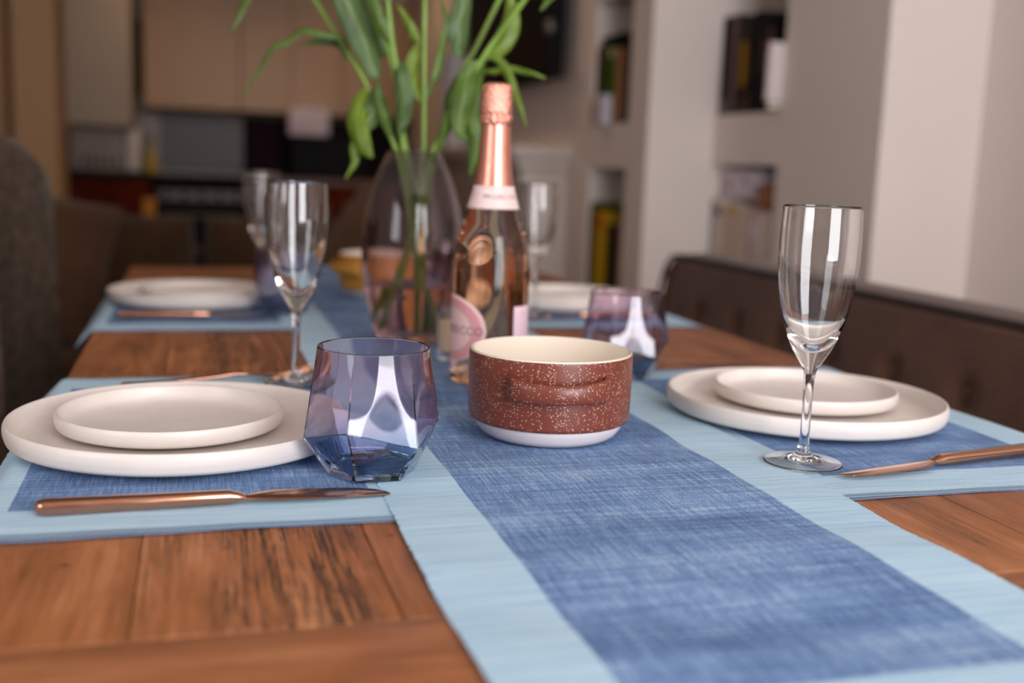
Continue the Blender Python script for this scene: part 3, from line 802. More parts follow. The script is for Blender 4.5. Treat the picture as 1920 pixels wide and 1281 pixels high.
def make_leaf(pts, width, fold, tilt, mat, parent, origin):
    P = catmull([vloc(p) for p in pts], 10); n = len(P) - 1
    bm = bmesh.new(); uvl = bm.loops.layers.uv.new('UVMap'); rows = []
    K = 8
    for i, p in enumerate(P):
        f = i / n
        t = (P[min(i + 1, n)] - P[max(i - 1, 0)]).normalized()
        side = t.cross(FWD).normalized()
        side = Matrix.Rotation(math.radians(tilt * 0.8 + 12 * math.sin(f * 4)), 3, t) @ side
        nor = side.cross(t).normalized()
        w = width * 0.72 * (math.sin(PI * min(1, (f * 0.90 + 0.07))) ** 0.85) * (1 - 0.15 * f)
        w = max(w, 0.0006)
        row = []
        for k in range(K + 1):
            s = k / K * 2 - 1
            off = abs(s) * w * fold * 1.3 + 0.0006 * math.sin(f * 19 + s * 3)
            row.append((bm.verts.new(p + side * (s * w) + nor * off - origin), (k / K, f)))
        rows.append(row)
    for a, b in zip(rows, rows[1:]):
        for k in range(K):
            q = [a[k], a[k + 1], b[k + 1], b[k]]
            fc = bm.faces.new([x[0] for x in q])
            for lp, x in zip(fc.loops, q): lp[uvl].uv = x[1]
    o = obj('leaf', bm, mat, parent, 60)
    md = o.modifiers.new('leaf thickness', 'SOLIDIFY'); md.thickness = 0.0005; md.offset = 0
    return o
stem_roots = []
for i, (desc, pts, r) in enumerate(STEMS):
    Pw = [vloc(p) for p in pts]
    org = Pw[-1]
    t = thing('cut_flower_stem', 'green ' + desc, 'plant stem', org, 0, 'green stems in the vase')
    obj('stem', tube(bmesh.new(), [p - org for p in Pw], lambda f, r=r: r * (0.76 + 0.24 * f), 12, 8), stemm, t, 60)
    stem_roots.append((t, org))
for i, (s, w, pts, fold, tilt) in enumerate(LEAVES):
    make_leaf(pts, w, fold, tilt, leafm[(2 if i in (0, 1, 5, 10, 3, 19) else (1 if i in (2, 7, 8, 11, 15, 16, 18) else 0))], stem_roots[s][0], stem_roots[s][1])

# ------------------------------------------------------------------ room materials
M['wall'] = plain('warm_white_paint', srgb(224, 212, 205), 0.85, var=0.015, scale=3, bump=0.04, bscale=220)
M['tan'] = plain('warm_lit_paint', srgb(172, 136, 100), 0.85, var=0.02, scale=3)  # brown cast of the warm light put into the wall colour
M['ceil'] = plain('ceiling_paint', srgb(228, 222, 214), 0.9, var=0.01)
M['trim'] = plain('white_gloss_paint', srgb(226, 220, 212), 0.4, var=0.01)
M['dark'] = plain('black_plastic', srgb(13, 11, 11), 0.7, var=0.1, spec=0.15)
M['tvglass'] = plain('black_screen', srgb(9, 7, 7), 0.5, var=0.02, spec=0.12)
M['benchf'] = fabric('brown_upholstery', srgb(76, 50, 40), srgb(104, 73, 58), 150)
M['pipef'] = fabric('dark_piping', srgb(30, 18, 15), srgb(46, 30, 24), 150)
M['tweed'] = fabric('grey_brown_tweed', srgb(42, 34, 28), srgb(94, 78, 64), 70, big=55)
M['sofaf'] = fabric('dark_brown_sofa_cloth', srgb(50, 34, 22), srgb(74, 52, 34), 90)
M['sofac'] = fabric('brown_cushion_cloth', srgb(66, 46, 32), srgb(90, 64, 46), 90)
M['darkwood'] = plain('dark_wood', srgb(56, 34, 24), 0.4, var=0.25, scale=20)
M['cab'] = plain('gloss_cream_cabinet', srgb(172, 134, 92), 0.38, var=0.02)
M['redwood'] = plain('red_brown_cabinet', srgb(92, 30, 12), 0.75, var=0.2, scale=9, spec=0.1)
M['steel'] = plain('brushed_steel', srgb(120, 114, 112), 0.5, metal=0.4, var=0.05)
M['purple'] = plain('dark_purple_splashback', srgb(46, 22, 32), 0.7, var=0.1, spec=0.15)
M['worktop'] = plain('dark_worktop', srgb(36, 20, 16), 0.6, var=0.2, spec=0.2)
def floor_mat():
    m = NT('oak_floor'); c = m.coord()
    b = m.n('TexBrick'); m.L.new(m.mapping(c, (1, 1, 1), rot=(0, 0, PI / 2)), b.inputs['Vector'])
    b.inputs['Scale'].default_value = 1.0; b.inputs['Brick Width'].default_value = 1.4; b.inputs['Row Height'].default_value = 0.14; b.inputs['Mortar Size'].default_value = 0.002
    b.inputs['Color1'].default_value = srgb(132, 84, 50); b.inputs['Color2'].default_value = srgb(106, 64, 38); b.inputs['Mortar'].default_value = srgb(40, 24, 16)
    g = m.noise(m.mapping(c, (60, 4, 4)), 1.0, 5)
    m.P(Base_Color=m.mix(m.math('MULTIPLY', g, 0.5), b.outputs[0], srgb(80, 46, 26)), Roughness=0.4)
    return m.m
M['floor'] = floor_mat()

# ------------------------------------------------------------------ the room
XA, XB, XC, Y1, Y2, YB, YF = 1.36, 1.585, 1.866, 3.235, 2.335, 7.5, -1.30
XL, ZC = -1.75, 2.55
struct('floor', bx(XL - .1, XC + .1, YF - .1, YB + .1, -0.1, 0.0), M['floor'])
struct('ceiling', bx(XL - .1, XC + .1, YF - .1, YB + .1, ZC, ZC + 0.1), M['ceil'])
LY0, LY1, LZ0, LZ1 = -0.95, 0.25, 0.95, 2.10
bm = bmesh.new()
box(bm, XL - .12, XL, YF, LY0, 0, ZC); box(bm, XL - .12, XL, LY1, YB, 0, ZC); box(bm, XL - .12, XL, LY0, LY1, 0, LZ0); box(bm, XL - .12, XL, LY0, LY1, LZ1, ZC)
struct('wall_left', bm, M['wall'])
bm = bmesh.new()
for a in ((LY0, LY0 + .05, LZ0, LZ1), (LY1 - .05, LY1, LZ0, LZ1), (LY0, LY1, LZ0, LZ0 + .05), (LY0, LY1, LZ1 - .05, LZ1)):
    box(bm, XL - 0.09, XL - 0.03, a[0], a[1], a[2], a[3])
struct('window_2', bm, M['trim'])
struct('wall_back', bx(XL, XC + .1, YB, YB + 0.1, 0, ZC), M['wall'])
def niche_wall(name, x, depth, ya, yb, niches):
    """wall slab whose face looks left; niches = [(y0, y1, z0, z1)] hollowed into it, same y range for all"""
    bm = bmesh.new()
    n0, n1 = niches[0][0], niches[0][1]
    box(bm, x, x + depth, ya, n0, 0, ZC)
    if yb > n1: box(bm, x, x + depth, n1, yb, 0, ZC)
    z = 0
    for (a, b, z0, z1) in sorted(niches, key=lambda q: q[2]):
        box(bm, x, x + depth, n0, n1, z, z0)
        box(bm, x + 0.27, x + depth, n0, n1, z0, z1)
        z = z1
    box(bm, x, x + depth, n0, n1, z, ZC)
    return struct(name, bm, M['wall'])
NA0, NA1 = 3.405, 3.755           # far pair of niches
NB0, NB1 = 2.82, 3.233            # near pair of niches
niche_wall('wall_right', XA, 0.6, Y1, YB, [(NA0, NA1, 1.180, 1.600), (NA0, NA1, 0.600, 1.032)])
niche_wall('wall_right_middle', XB, 0.4, Y2, Y1, [(NB0, NB1, 1.208, 1.620), (NB0, NB1, 0.600, 1.055)])
struct('wall_right_near', bx(XC, XC + 0.1, YF, Y2, 0, ZC), M['wall'])
# wall behind the viewer with its tall window
WX0, WX1, WZ0, WZ1 = 0.16, 1.42, 0.58, 2.25
bm = bmesh.new()
box(bm, XL, WX0, YF - 0.12, YF, 0, ZC); box(bm, WX1, XC + 0.1, YF - 0.12, YF, 0, ZC)
box(bm, WX0, WX1, YF - 0.12, YF, 0, WZ0); box(bm, WX0, WX1, YF - 0.12, YF, WZ1, ZC)
struct('wall_front', bm, M['wall'])
bm = bmesh.new()
for a in ((WX0, WX0 + .05, WZ0, WZ1), (WX1 - .05, WX1, WZ0, WZ1), (WX0, WX1, WZ0, WZ0 + .05), (WX0, WX1, WZ1 - .05, WZ1)):
    box(bm, a[0], a[1], YF - 0.09, YF - 0.03, a[2], a[3])
wf = struct('window_1', bm, M['trim'])
struct('window_sill', bx(WX0 - .05, WX1 + .05, YF - 0.03, YF + 0.10, WZ0 - 0.03, WZ0, 0.004), M['trim'], wf)
# piers at the left, in front of the kitchen
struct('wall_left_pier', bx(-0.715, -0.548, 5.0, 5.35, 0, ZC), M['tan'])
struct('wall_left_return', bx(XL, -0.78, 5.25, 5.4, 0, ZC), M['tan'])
struct('baseboard_right', bx(XA - 0.015, XA, Y1, 3.9, 0, 0.12), M['trim'])
struct('baseboard_middle', bx(XB - 0.015, XB, Y2, Y1, 0, 0.12), M['trim'])
struct('baseboard_near', bx(XC - 0.015, XC, YF, Y2, 0, 0.12), M['trim'])

# ------------------------------------------------------------------ books in the niches
bmats = {}
def bm_(c):
    if c not in bmats: bmats[c] = plain('book_cover_%d' % len(bmats), srgb(*c), 0.75, var=0.05, spec=0.1)
    return bmats[c]
pagem = plain('book_pages', srgb(214, 202, 184), 0.9, var=0.04)
def book(x, y0, y1, z0, z1, col, label, group, depth=0.20, band=None, lying=False):
    """spine faces left (towards -x), standing on z0"""
    w, h = y1 - y0, z1 - z0
    t = thing('book', label, 'book', (x, (y0 + y1) / 2, z0), 0, group)
    c = bmesh.new(); th = min(0.003, w * 0.15)
    if not lying:
        box(c, 0, depth, -w / 2, -w / 2 + th, 0, h, .0006, 1); box(c, 0, depth, w / 2 - th, w / 2, 0, h, .0006, 1); box(c, 0, th, -w / 2 + th, w / 2 - th, 0, h)
        obj('cover', c, bm_(col), t, 30)
        obj('pages', bx(th, depth - .004, -w / 2 + th, w / 2 - th, 0.004, h - 0.004), pagem, t, 0)
    else:
        box(c, 0, depth, -w / 2, w / 2, 0, th, .0006, 1); box(c, 0, depth, -w / 2, w / 2, h - th, h, .0006, 1); box(c, 0, th, -w / 2, w / 2, th, h - th)
        obj('cover', c, bm_(col), t, 30)
        obj('pages', bx(th, depth - .004, -w / 2 + .004, w / 2 - 0.004, th, h - th), pagem, t, 0)
    if band:
        for (bz0, bz1, bc) in band:
            obj('spine_print', bx(-0.0008, 0.0002, -w * 0.36, w * 0.36, h * bz0, h * bz1), bm_(bc), t, 0)
    return t
G1 = 'books in the near upper niche'
zb = 1.208
data = [  # from the far end to the near end: width, height, colour, band, words
    (0.046, 0.300, (20, 20, 18), [(0.02, 0.16, (120, 116, 118))], 'black book at the far left end of the near upper niche'),
    (0.014, 0.300, (70, 30, 24), None, 'narrow dark red book beside the pinkish one in the near upper niche'),
    (0.040, 0.300, (104, 84, 84), None, 'tall pinkish-grey book in the near upper niche'),
    (0.016, 0.296, (18, 16, 15), None, 'thin black book between the pinkish and the yellow-lettered one'),
    (0.052, 0.290, (44, 32, 20), [(0.28, 0.74, (146, 104, 8)), (0.05, 0.12, (90, 62, 48)), (0.80, 0.95, (60, 48, 46))], 'dark book with a large yellow spine panel in the near upper niche'),
    (0.026, 0.286, (26, 22, 22), [(0.03, 0.2, (86, 66, 52)), (0.35, 0.6, (66, 48, 30))], 'black book with brown spine marks right of the yellow one'),
    (0.044, 0.292, (20, 16, 16), None, 'wide black book in the near upper niche'),
    (0.040, 0.284, (30, 24, 24), [(0.4, 0.72, (74, 58, 48))], 'black book with a brown spine patch in the near upper niche'),
    (0.042, 0.280, (18, 14, 13), [(0.70, 0.85, (88, 60, 44))], 'black book behind the small white one in the near upper niche'),
]
y = NB1 - 0.006
for w, h, col, band, lab in data:
    book(XB + 0.008, y - w, y - 0.001, zb, zb + h, col, lab, G1, band=band); y -= w + 0.0008
book(XB + 0.02, y - 0.028, y - 0.001, zb, zb + 0.27, (16, 13, 12), 'last black book at the near end of the near upper niche', G1)
book(XB - 0.045, NB0 + 0.002, NB0 + 0.030, zb, zb + 0.024, (14, 12, 12), 'black book lying flat under the small white one', G1, 0.20, lying=True)
book(XB - 0.045, NB0 + 0.003, NB0 + 0.019, zb + 0.0242, zb + 0.185, (214, 202, 200), 'small white book standing out in front of the black ones', G1, 0.20, band=[(0.86, 0.99, (206, 128, 128))])
G2 = 'pale books in the near lower niche'
y = NB1 - 0.004; zb = 0.600
data = [(0.022, 0.345, (150, 152, 156), None, 'pale grey-blue book at the far end of the near lower niche'),
        (0.050, 0.350, (208, 192, 180), [(0.84, 0.92, (58, 64, 76))], 'cream book with a dark round mark on its spine'),
        (0.030, 0.335, (200, 182, 172), None, 'cream book right of the dark-marked one'),
        (0.018, 0.330, (190, 160, 128), None, 'tan narrow book among the cream ones'),
        (0.046, 0.340, (196, 180, 160), [(0.88, 0.96, (206, 150, 44))], 'cream book with a yellow mark on its spine'),
        (0.044, 0.330, (194, 180, 160), None, 'plain cream book in the middle of the near lower niche'),
        (0.038, 0.328, (206, 190, 178), None, 'plain cream book right of the middle in the near lower niche'),
        (0.016, 0.325, (178, 120, 112), None, 'thin dusty red book among the pale ones'),
        (0.034, 0.320, (196, 186, 188), [(0.75, 0.9, (224, 216, 220))], 'pale lilac book near the end of the near lower niche'),
        (0.020, 0.322, (204, 176, 168), None, 'thin pinkish book near the end of the near lower niche'),
        (0.040, 0.322, (206, 194, 182), None, 'last cream book at the near end of the near lower niche')]
for w, h, col, band, lab in data:
    book(XB + 0.006, y - w, y - 0.001, zb, zb + h, col, lab, G2, band=band); y -= w + 0.0008
def floral():
    m = NT('white_and_red_floral_print'); c = m.coord()
    d = m.vor(c, 16); f = m.maprange(m.math('MULTIPLY_ADD', m.noise(c, 60, 2), 0.3, d), 0.42, 0.34)
    m.P(Base_Color=m.mix(f, srgb(206, 198, 206), srgb(176, 74, 96)), Roughness=0.6); return m.m
tag(obj('storage_box', bx(XB + 0.03, XB + 0.20, 2.965, NB1 - 0.01, 0.9515, 1.040, 0.004), floral(), None, 30), 'white box with red floral print lying on the cream books', 'box')
wb = thing('wooden_box', 'small orange-brown wooden box lying on the pale books', 'box', (XB + 0.05, 2.888, 0.9295))
obj('body', bx(-0.04, 0.10, -0.062, 0.062, 0, 0.055, 0.003), plain('orange_brown_wood', srgb(146, 84, 30), 0.5, var=0.2, scale=20), wb, 30)
obj('lid', bx(-0.042, 0.102, -0.064, 0.064, 0.055, 0.068, 0.003), plain('orange_brown_wood_lid', srgb(128, 66, 26), 0.5, var=0.2, scale=20), wb, 30)
G3 = 'books in the far upper niche'
y = NA1 - 0.006; zb = 1.180
for w, h, col, band, lab in [
        (0.030, 0.270, (120, 84, 48), [(0.8, 0.98, (150, 64, 50)), (0.1, 0.25, (150, 80, 40))], 'brown book with a red top at the left end of the far upper niche'),
        (0.030, 0.276, (50, 74, 44), None, 'mid green book in the far upper niche'),
        (0.048, 0.278, (20, 36, 26), None, 'dark green book in the far upper niche'),
        (0.060, 0.262, (70, 104, 18), [(0.86, 0.98, (190, 180, 140))], 'bright green book in the far upper niche'),
        (0.018, 0.262, (36, 46, 22), None, 'thin olive book beside the bright green one'),
        (0.070, 0.250, (162, 118, 86), None, 'tan book in the far upper niche'),
        (0.040, 0.262, (22, 16, 14), None, 'black book at the right end of the far upper niche')]:
    book(XA + 0.008, y - w, y - 0.001, zb, zb + h, col, lab, G3, band=band); y -= w + 0.0008
book(XA + 0.012, NA0 + 0.02, NA1 - 0.045, zb + 0.2785, zb + 0.300, (14, 24, 18), 'dark book lying flat across the row in the far upper niche', G3, lying=True)
book(XA - 0.03, 3.575, 3.635, zb, zb + 0.098, (190, 182, 190), 'small white booklet in front of the green books', G3, 0.036)
G4 = 'books in the far lower niche'
y = NA1 - 0.006; zb = 0.600
for w, h, col, band, lab in [
        (0.040, 0.292, (112, 98, 36), None, 'olive book at the left end of the far lower niche'),
        (0.034, 0.290, (74, 62, 26), None, 'dark olive book in the far lower niche'),
        (0.080, 0.284, (206, 164, 16), [(0.78, 0.93, (210, 96, 18))], 'yellow book with an orange patch in the far lower niche'),
        (0.030, 0.286, (168, 140, 26), None, 'dull yellow book in the far lower niche'),
        (0.094, 0.240, (12, 12, 10), None, 'wide black book in the far lower niche'),
        (0.040, 0.262, (140, 104, 84), None, 'brown book at the right end of the far lower niche')]:
    book(XA + 0.008, y - w, y - 0.001, zb, zb + h, col, lab, G4, band=band); y -= w + 0.0008
book(XA + 0.012, NA0 + 0.03, NA1 - 0.010, zb + 0.2930, zb + 0.312, (62, 80, 26), 'green book lying flat on the row in the far lower niche', G4, lying=True)

# ------------------------------------------------------------------ fireplace, vase on it and television
FX = 1.175
fpz = thing('fireplace', 'pale painted fireplace surround with mantel shelf along the right wall', 'fireplace', (1.26, 4.75, 0))
def loc_bx(cx, cy, *a, **k):
    x0, x1, y0, y1, z0, z1 = a
    return bx(x0 - cx, x1 - cx, y0 - cy, y1 - cy, z0, z1, **k)
stone = plain('pale_stone_paint', srgb(198, 184, 176), 0.5, var=0.03)
for y0 in (3.99, 5.28): obj('pilaster', loc_bx(1.26, 4.75, FX, XA, y0, y0 + 0.22, 0, 1.02, bev=0.004), stone, fpz, 30)
obj('lintel', loc_bx(1.26, 4.75, FX, XA, 4.21, 5.28, 0.82, 1.02, bev=0.004), stone, fpz, 30)
sh = loc_bx(1.26, 4.75, 1.12, XA, 3.93, 5.56, 1.06, 1.105, bev=0.008)
box(sh, 1.15 - 1.26, XA - 1.26, 3.96 - 4.75, 5.53 - 4.75, 1.02, 1.06, 0.006)
obj('mantel_shelf', sh, stone, fpz, 30)
obj('firebox', loc_bx(1.26, 4.75, XA - 0.03, XA - 0.002, 4.21, 5.28, 0, 0.82), M['dark'], fpz, 0)
obj('hearth', loc_bx(1.26, 4.75, 0.95, FX, 4.0, 5.5, 0, 0.04, bev=0.004), stone, fpz, 30)
tv = thing('television', 'large black television mounted on the right wall above the mantel', 'television', (1.27, 4.62, 1.36))
obj('casing', bx(-0.012, 0.045, -0.66, 0.66, 0, 0.76, 0.006), M['dark'], tv, 30)
obj('screen', bx(-0.0135, -0.0115, -0.645, 0.645, 0.02, 0.745), M['tvglass'], tv, 0)
obj('wall_bracket', bx(0.045, 0.088, -0.25, 0.25, 0.18, 0.55), M['dark'], tv, 0)
sb_ = obj('wall_speaker', lathe(smooth_prof([(0, 0.0), (0.022, 0.002), (0.026, 0.012), (0.022, 0.024), (0, 0.028)], 4), 24), M['steel'], None, 60, loc=(1.262, 3.945, 1.535)); sb_.rotation_euler = (0, -PI / 2, 0)
tag(sb_, 'small round silver fitting on the wall at the right end of the television', 'fitting')
pv = thing('mantel_vase', 'tall pale grey cylinder vase with dark greenery on the mantel', 'vase', (1.235, 5.36, 1.1056))
obj('body', lathe(smooth_prof([(0, 0), (0.070, 0), (0.078, 0.01), (0.078, 0.25), (0.078, 0.43), (0.074, 0.44), (0.070, 0.43), (0.070, 0.30), (0, 0.30)], 4), 48), plain('pale_grey_ceramic', srgb(184, 176, 180), 0.35), pv, 40)
bm = bmesh.new(); rr = random.Random(5)
for k in range(46):
    a = rr.uniform(0, 2 * PI); r = rr.uniform(0, 0.06); b = rr.uniform(0, 2 * PI); L = rr.uniform(0.03, 0.075)
    p0 = Vector((r * math.cos(a), r * math.sin(a), 0.40 + rr.uniform(0, .02)))
    d = Vector((math.cos(b) * .6, math.sin(b) * .6, 1)).normalized(); s = d.cross(Vector((0, 0, 1))).normalized() * 0.009
    v = [bm.verts.new(p) for p in (p0, p0 + d * L * .5 + s, p0 + d * L, p0 + d * L * .5 - s)]
    bm.faces.new(v)
fo = obj('greenery', bm, plain('dark_leaves', srgb(30, 44, 18), 0.5), pv, 0)
fo.modifiers.new('leaf thickness', 'SOLIDIFY').thickness = 0.001

# ------------------------------------------------------------------ upholstered bench at the right
bn = thing('dining_bench', 'dark brown button-tufted upholstered bench along the right side of the table', 'bench', (1.05, 1.40, 0))
BY0, BY1 = 0.35, 2.31
buttons = [(2.105 - 0.1685 * i) for i in range(0, 10)]
ZTOP = 0.843
def xfront(z): return 1.040 - 0.07 * (ZTOP - z) / 0.40
zbtn = 0.732
def bfn(u, v):
    yy = BY0 + (BY1 - BY0) * u; z = 0.40 + (ZTOP - 0.012 - 0.40) * v
    end = max(0, (yy - (BY1 - 0.075)) / 0.075)
    x = xfront(z)
    for by in buttons:
        for bz in (zbtn, 0.60):
            d = math.hypot(yy - by, z - bz)
            x += 0.016 * math.exp(-(d / 0.022) ** 2)
        x += 0.003 * math.exp(-((yy - by) / 0.012) ** 2) * (1 if z < zbtn else 0.0)
    x += 0.004 * math.sin(u * 40) * 0.3
    x += 0.03 * end ** 3
    return (x - 1.05, yy - 1.40, z)
bm, V = grid(330, 60, bfn)
back = obj('backrest_front', bm, M['benchf'], bn, 60)
md = back.modifiers.new('padding', 'SOLIDIFY'); md.thickness = 0.03; md.offset = -1
# top and rear shell, rounded at the far end
bm = bmesh.new(); rows = []
for i in range(61):
    f = i / 60; yy = BY0 + (BY1 + 0.012 - BY0) * f
    d = max(0, yy - (BY1 - 0.07)) / 0.082
    drop = 0.045 * (1 - math.sqrt(max(0, 1 - d * d)))
    zt = ZTOP - drop
    sec = [(xfront(0.40) + 0.008, 0.40), (xfront(zt) + 0.008, zt - 0.020), (xfront(zt) + 0.004, zt - 0.006), (xfront(zt) + 0.014, zt + 0.001), (xfront(zt) + 0.060, zt + 0.005), (1.142, zt + 0.002), (1.160, zt - 0.008), (1.166, zt - 0.03), (1.160, 0.40)]
    rows.append([(x - 1.05, yy - 1.40, z) for x, z in sec])
loft(bm, rows)
obj('backrest_shell', bm, M['benchf'], bn, 60)
pp = []
for i in range(40):
    yy = BY0 + (BY1 + 0.002 - 0.0 - BY0) * i / 39
    d = max(0, yy - (BY1 - 0.07)) / 0.082
    zt = ZTOP - 0.045 * (1 - math.sqrt(max(0, 1 - d * d)))
    pp.append((xfront(zt) + 0.001 - 1.05, yy - 1.40, zt - 0.002))
pp.append((xfront(0.7) + 0.001 - 1.05, BY1 + 0.012 - 1.40, 0.70)); pp.append((xfront(0.42) + 0.001 - 1.05, BY1 + 0.012 - 1.40, 0.42))
obj('piping', tube(bmesh.new(), pp, 0.0045, 8, 2), M['pipef'], bn, 60)
for by in buttons:
    b_ = obj('button', lathe([(0, 0), (0.009, 0.0), (0.011, 0.002), (0.009, 0.005), (0, 0.0065)], 20), M['benchf'], bn, 60)
    b_.location = (xfront(zbtn) + 0.0155 - 1.05, by - 1.40, zbtn); b_.rotation_euler = (0, -PI / 2, 0)
se = bmesh.new(); box(se, 0.745 - 1.05, 1.09 - 1.05, BY0 - 1.40, BY1 - 1.40, 0.33, 0.47, 0.03, 4)
obj('seat', se, M['benchf'], bn, 60)
for x in (0.79, 1.08):
    for y in (BY0 + 0.1, BY1 - 0.1):
        lb = loft(bmesh.new(), [[(x - 1.05 + s * c, y - 1.40 + s * d, z) for c, d in ((-1, -1), (1, -1), (1, 1), (-1, 1))] for s, z in ((0.014, 0.0), (0.022, 0.335))])
        obj('leg', lb, M['darkwood'], bn, 0)

# ------------------------------------------------------------------ tub chair at the left
CX, CY = -0.52, 1.88
tc = thing('tub_chair', 'dark grey-brown tweed tub chair with curved back at the left of the table', 'chair', (CX, CY, 0))
bm = bmesh.new(); rows = []
NA = 72
for i in range(NA + 1):
    a = -PI + (2 * PI) * i / NA     # placeholder spacing, shaped below
    f = i / NA
    th = math.radians(52) + math.radians(256) * f     # sweeps round the back (180 degrees is straight back, -x)
    # superellipse footprint
    c, s = math.cos(th), math.sin(th)
    rx, ry = 0.345, 0.335
    px_, py_ = rx * math.copysign(abs(c) ** 0.75, c), ry * math.copysign(abs(s) ** 0.75, s)
    front = max(0.0, px_ - 0.17) / 0.175
    ztop = 1.045 - 0.36 * front ** 2.2
    thick = 0.042
    nx_, ny_ = c, s
    sec = []
    for w_, h_ in ((-1, 0.0), (1, 0.0), (1, 0.55), (1, 0.90), (0.75, 0.97), (0.3, 1.0), (-0.3, 1.0), (-0.75, 0.97), (-1, 0.90), (-1, 0.55)):
        z = 0.30 + (ztop - 0.30) * h_
        bulge = 0.014 * math.sin(PI * h_)
        sec.append((px_ + nx_ * (w_ * thick + bulge * w_), py_ + ny_ * (w_ * thick + bulge * w_), z))
    rows.append(sec)
loft(bm, rows)
obj('shell', bm, M['tweed'], tc, 60)
bm = bmesh.new(); rows = []
for z, k in ((0.30, 0.92), (0.31, 0.98), (0.42, 1.0), (0.455, 0.98), (0.47, 0.90)):
    rows.append([(0.29 * k * math.copysign(abs(math.cos(a)) ** 0.7, math.cos(a)) + 0.02, 0.285 * k * math.copysign(abs(math.sin(a)) ** 0.7, math.sin(a)), z) for a in [2 * PI * q / 48 for q in range(48)]])
loft(bm, rows)
obj('seat', bm, M['tweed'], tc, 60)
for sx in (-0.24, 0.24):
    for sy in (-0.22, 0.22):
        obj('leg', tube(bmesh.new(), [(sx * 1.1, sy * 1.1, 0), (sx, sy, 0.32)], lambda f: 0.012 + 0.008 * f, 12, 4, False), M['darkwood'], tc, 60)

# ------------------------------------------------------------------ sofa and cushions
sf = thing('sofa', 'low dark brown sofa standing across the room beyond the table', 'sofa', (-0.35, 3.72, 0))
def puffy(w, d, h, n=16, e=0.5, k=1.0):
    """soft rounded box centred at the origin"""
    bm = bmesh.new()
    bmesh.ops.create_cube(bm, size=2.0)
    bmesh.ops.subdivide_edges(bm, edges=bm.edges[:], cuts=n, use_grid_fill=True)
    for v in bm.verts:
        x, y, z = v.co
        v.co = Vector((w / 2 * x * (1 - 0.06 * k * (y * y + z * z) / 2), d / 2 * y * (0.55 + 0.45 * (1 - x ** 4) ** 0.5 * (1 - z ** 4) ** 0.5), h / 2 * z * (1 - 0.06 * k * (y * y + x * x) / 2)))
    return bm
def puff_y(w, d, h): return puffy(w, d, h)
obj('base', bx(-1.16, 1.21, -0.42, 0.40, 0.0, 0.30, 0.02), M['sofaf'], sf, 30)
obj('back_frame', bx(-1.16, 1.21, 0.22, 0.42, 0.30, 0.70, 0.03, 3), M['sofaf'], sf, 30)
for x in (-0.635, 0.03, 0.695):
    wdt = 0.64
    o = obj('back_cushion', puffy(wdt, 0.30, 0.44), M['sofaf'], sf, 60); o.location = (x - 0.0, 0.12, 0.60); o.rotation_euler = (math.radians(-10), 0, 0)
    if x < 0.9:
        o = obj('seat_cushion', puffy(wdt, 0.17, 0.62), M['sofaf'], sf, 60); o.location = (x, -0.12, 0.37); o.rotation_euler = (PI / 2, 0, 0)
for s in (-1.07, 1.12): obj('armrest', bx(s - 0.09, s + 0.09, -0.42, 0.42, 0.06, 0.60, 0.04, 4), M['sofaf'], sf, 40)
def cushion(label, loc, rot, s=0.46, mat='sofac'):
    bm = bmesh.new(); bmesh.ops.create_cube(bm, size=2.0); bmesh.ops.subdivide_edges(bm, edges=bm.edges[:], cuts=14, use_grid_fill=True)
    for v in bm.verts:
        x, y, z = v.co
        p = (1 - abs(x) ** 2.6) * (1 - abs(z) ** 2.6)
        pin = 1 - 0.07 * (1 - min(1, abs(abs(x) - abs(z)) * 2))* 0 - 0.05 * ((1 - x * x) * z * z + (1 - z * z) * x * x)
        v.co = Vector((s / 2 * x * pin, (0.008 + 0.075 * max(p, 0) ** 0.6) * y, s / 2 * z * pin))
    o = obj('throw_cushion', bm, M[mat], None, 60, loc=loc, rot=rot)
    return tag(o, label, 'cushion')
cushion('large brown cushion leaning on the left part of the sofa', (-0.47, 3.46, 0.685), (math.radians(-16), math.radians(10), 0), 0.45)
cushion('brown cushion standing on its corner at the right part of the sofa', (0.56, 3.46, 0.68), (math.radians(-14), math.radians(38), 0), 0.42)

# ------------------------------------------------------------------ kitchen
bc = thing('base_cabinet', 'red-brown kitchen base cabinet left of the black cooker', 'cabinet', (-0.62, 7.2, 0))
obj('body', bx(-0.60, 0.365, -0.27, 0.285, 0.0, 0.872), M['redwood'], bc, 0)
for i in range(2):
    d = obj('door', bx(-0.59 + i * 0.48, -0.12 + i * 0.48, -0.292, -0.272, 0.12, 0.86, 0.003), M['redwood'], bc, 0)
    obj('handle', tube(bmesh.new(), [(-0.16 + i * 0.10, -0.315, 0.62), (-0.16 + i * 0.10, -0.315, 0.78)], 0.006, 8, 2, False), M['steel'], d, 60)
bc2 = thing('base_cabinet', 'dark kitchen base cabinets right of the black cooker', 'cabinet', (0.85, 7.2, 0))
obj('body', bx(-0.505, 0.505, -0.27, 0.285, 0.0, 0.872), M['redwood'], bc2, 0)
for i in range(2):
    d = obj('door', bx(-0.50 + i * 0.505, -0.005 + i * 0.505, -0.292, -0.272, 0.12, 0.86, 0.003), M['redwood'], bc2, 0)
    obj('handle', tube(bmesh.new(), [(-0.06 + i * 0.10, -0.315, 0.62), (-0.06 + i * 0.10, -0.315, 0.78)], 0.006, 8, 2, False), M['steel'], d, 60)
for x0, x1, lab in ((-1.22, -0.255, 'dark worktop under the microwave, left of the cooker'), (0.335, 1.355, 'dark brown worktop right of the cooker')):
    tag(obj('worktop', bx(x0, x1, 6.90, 7.495, 0.872, 0.910, 0.003), M['worktop'] if x0 < 0 else plain('brown_worktop', srgb(96, 58, 30), 0.4, var=0.2), None, 0), lab, 'worktop')
ck = thing('range_cooker', 'black range cooker below the steel splashback', 'cooker', (0.04, 7.2, 0))
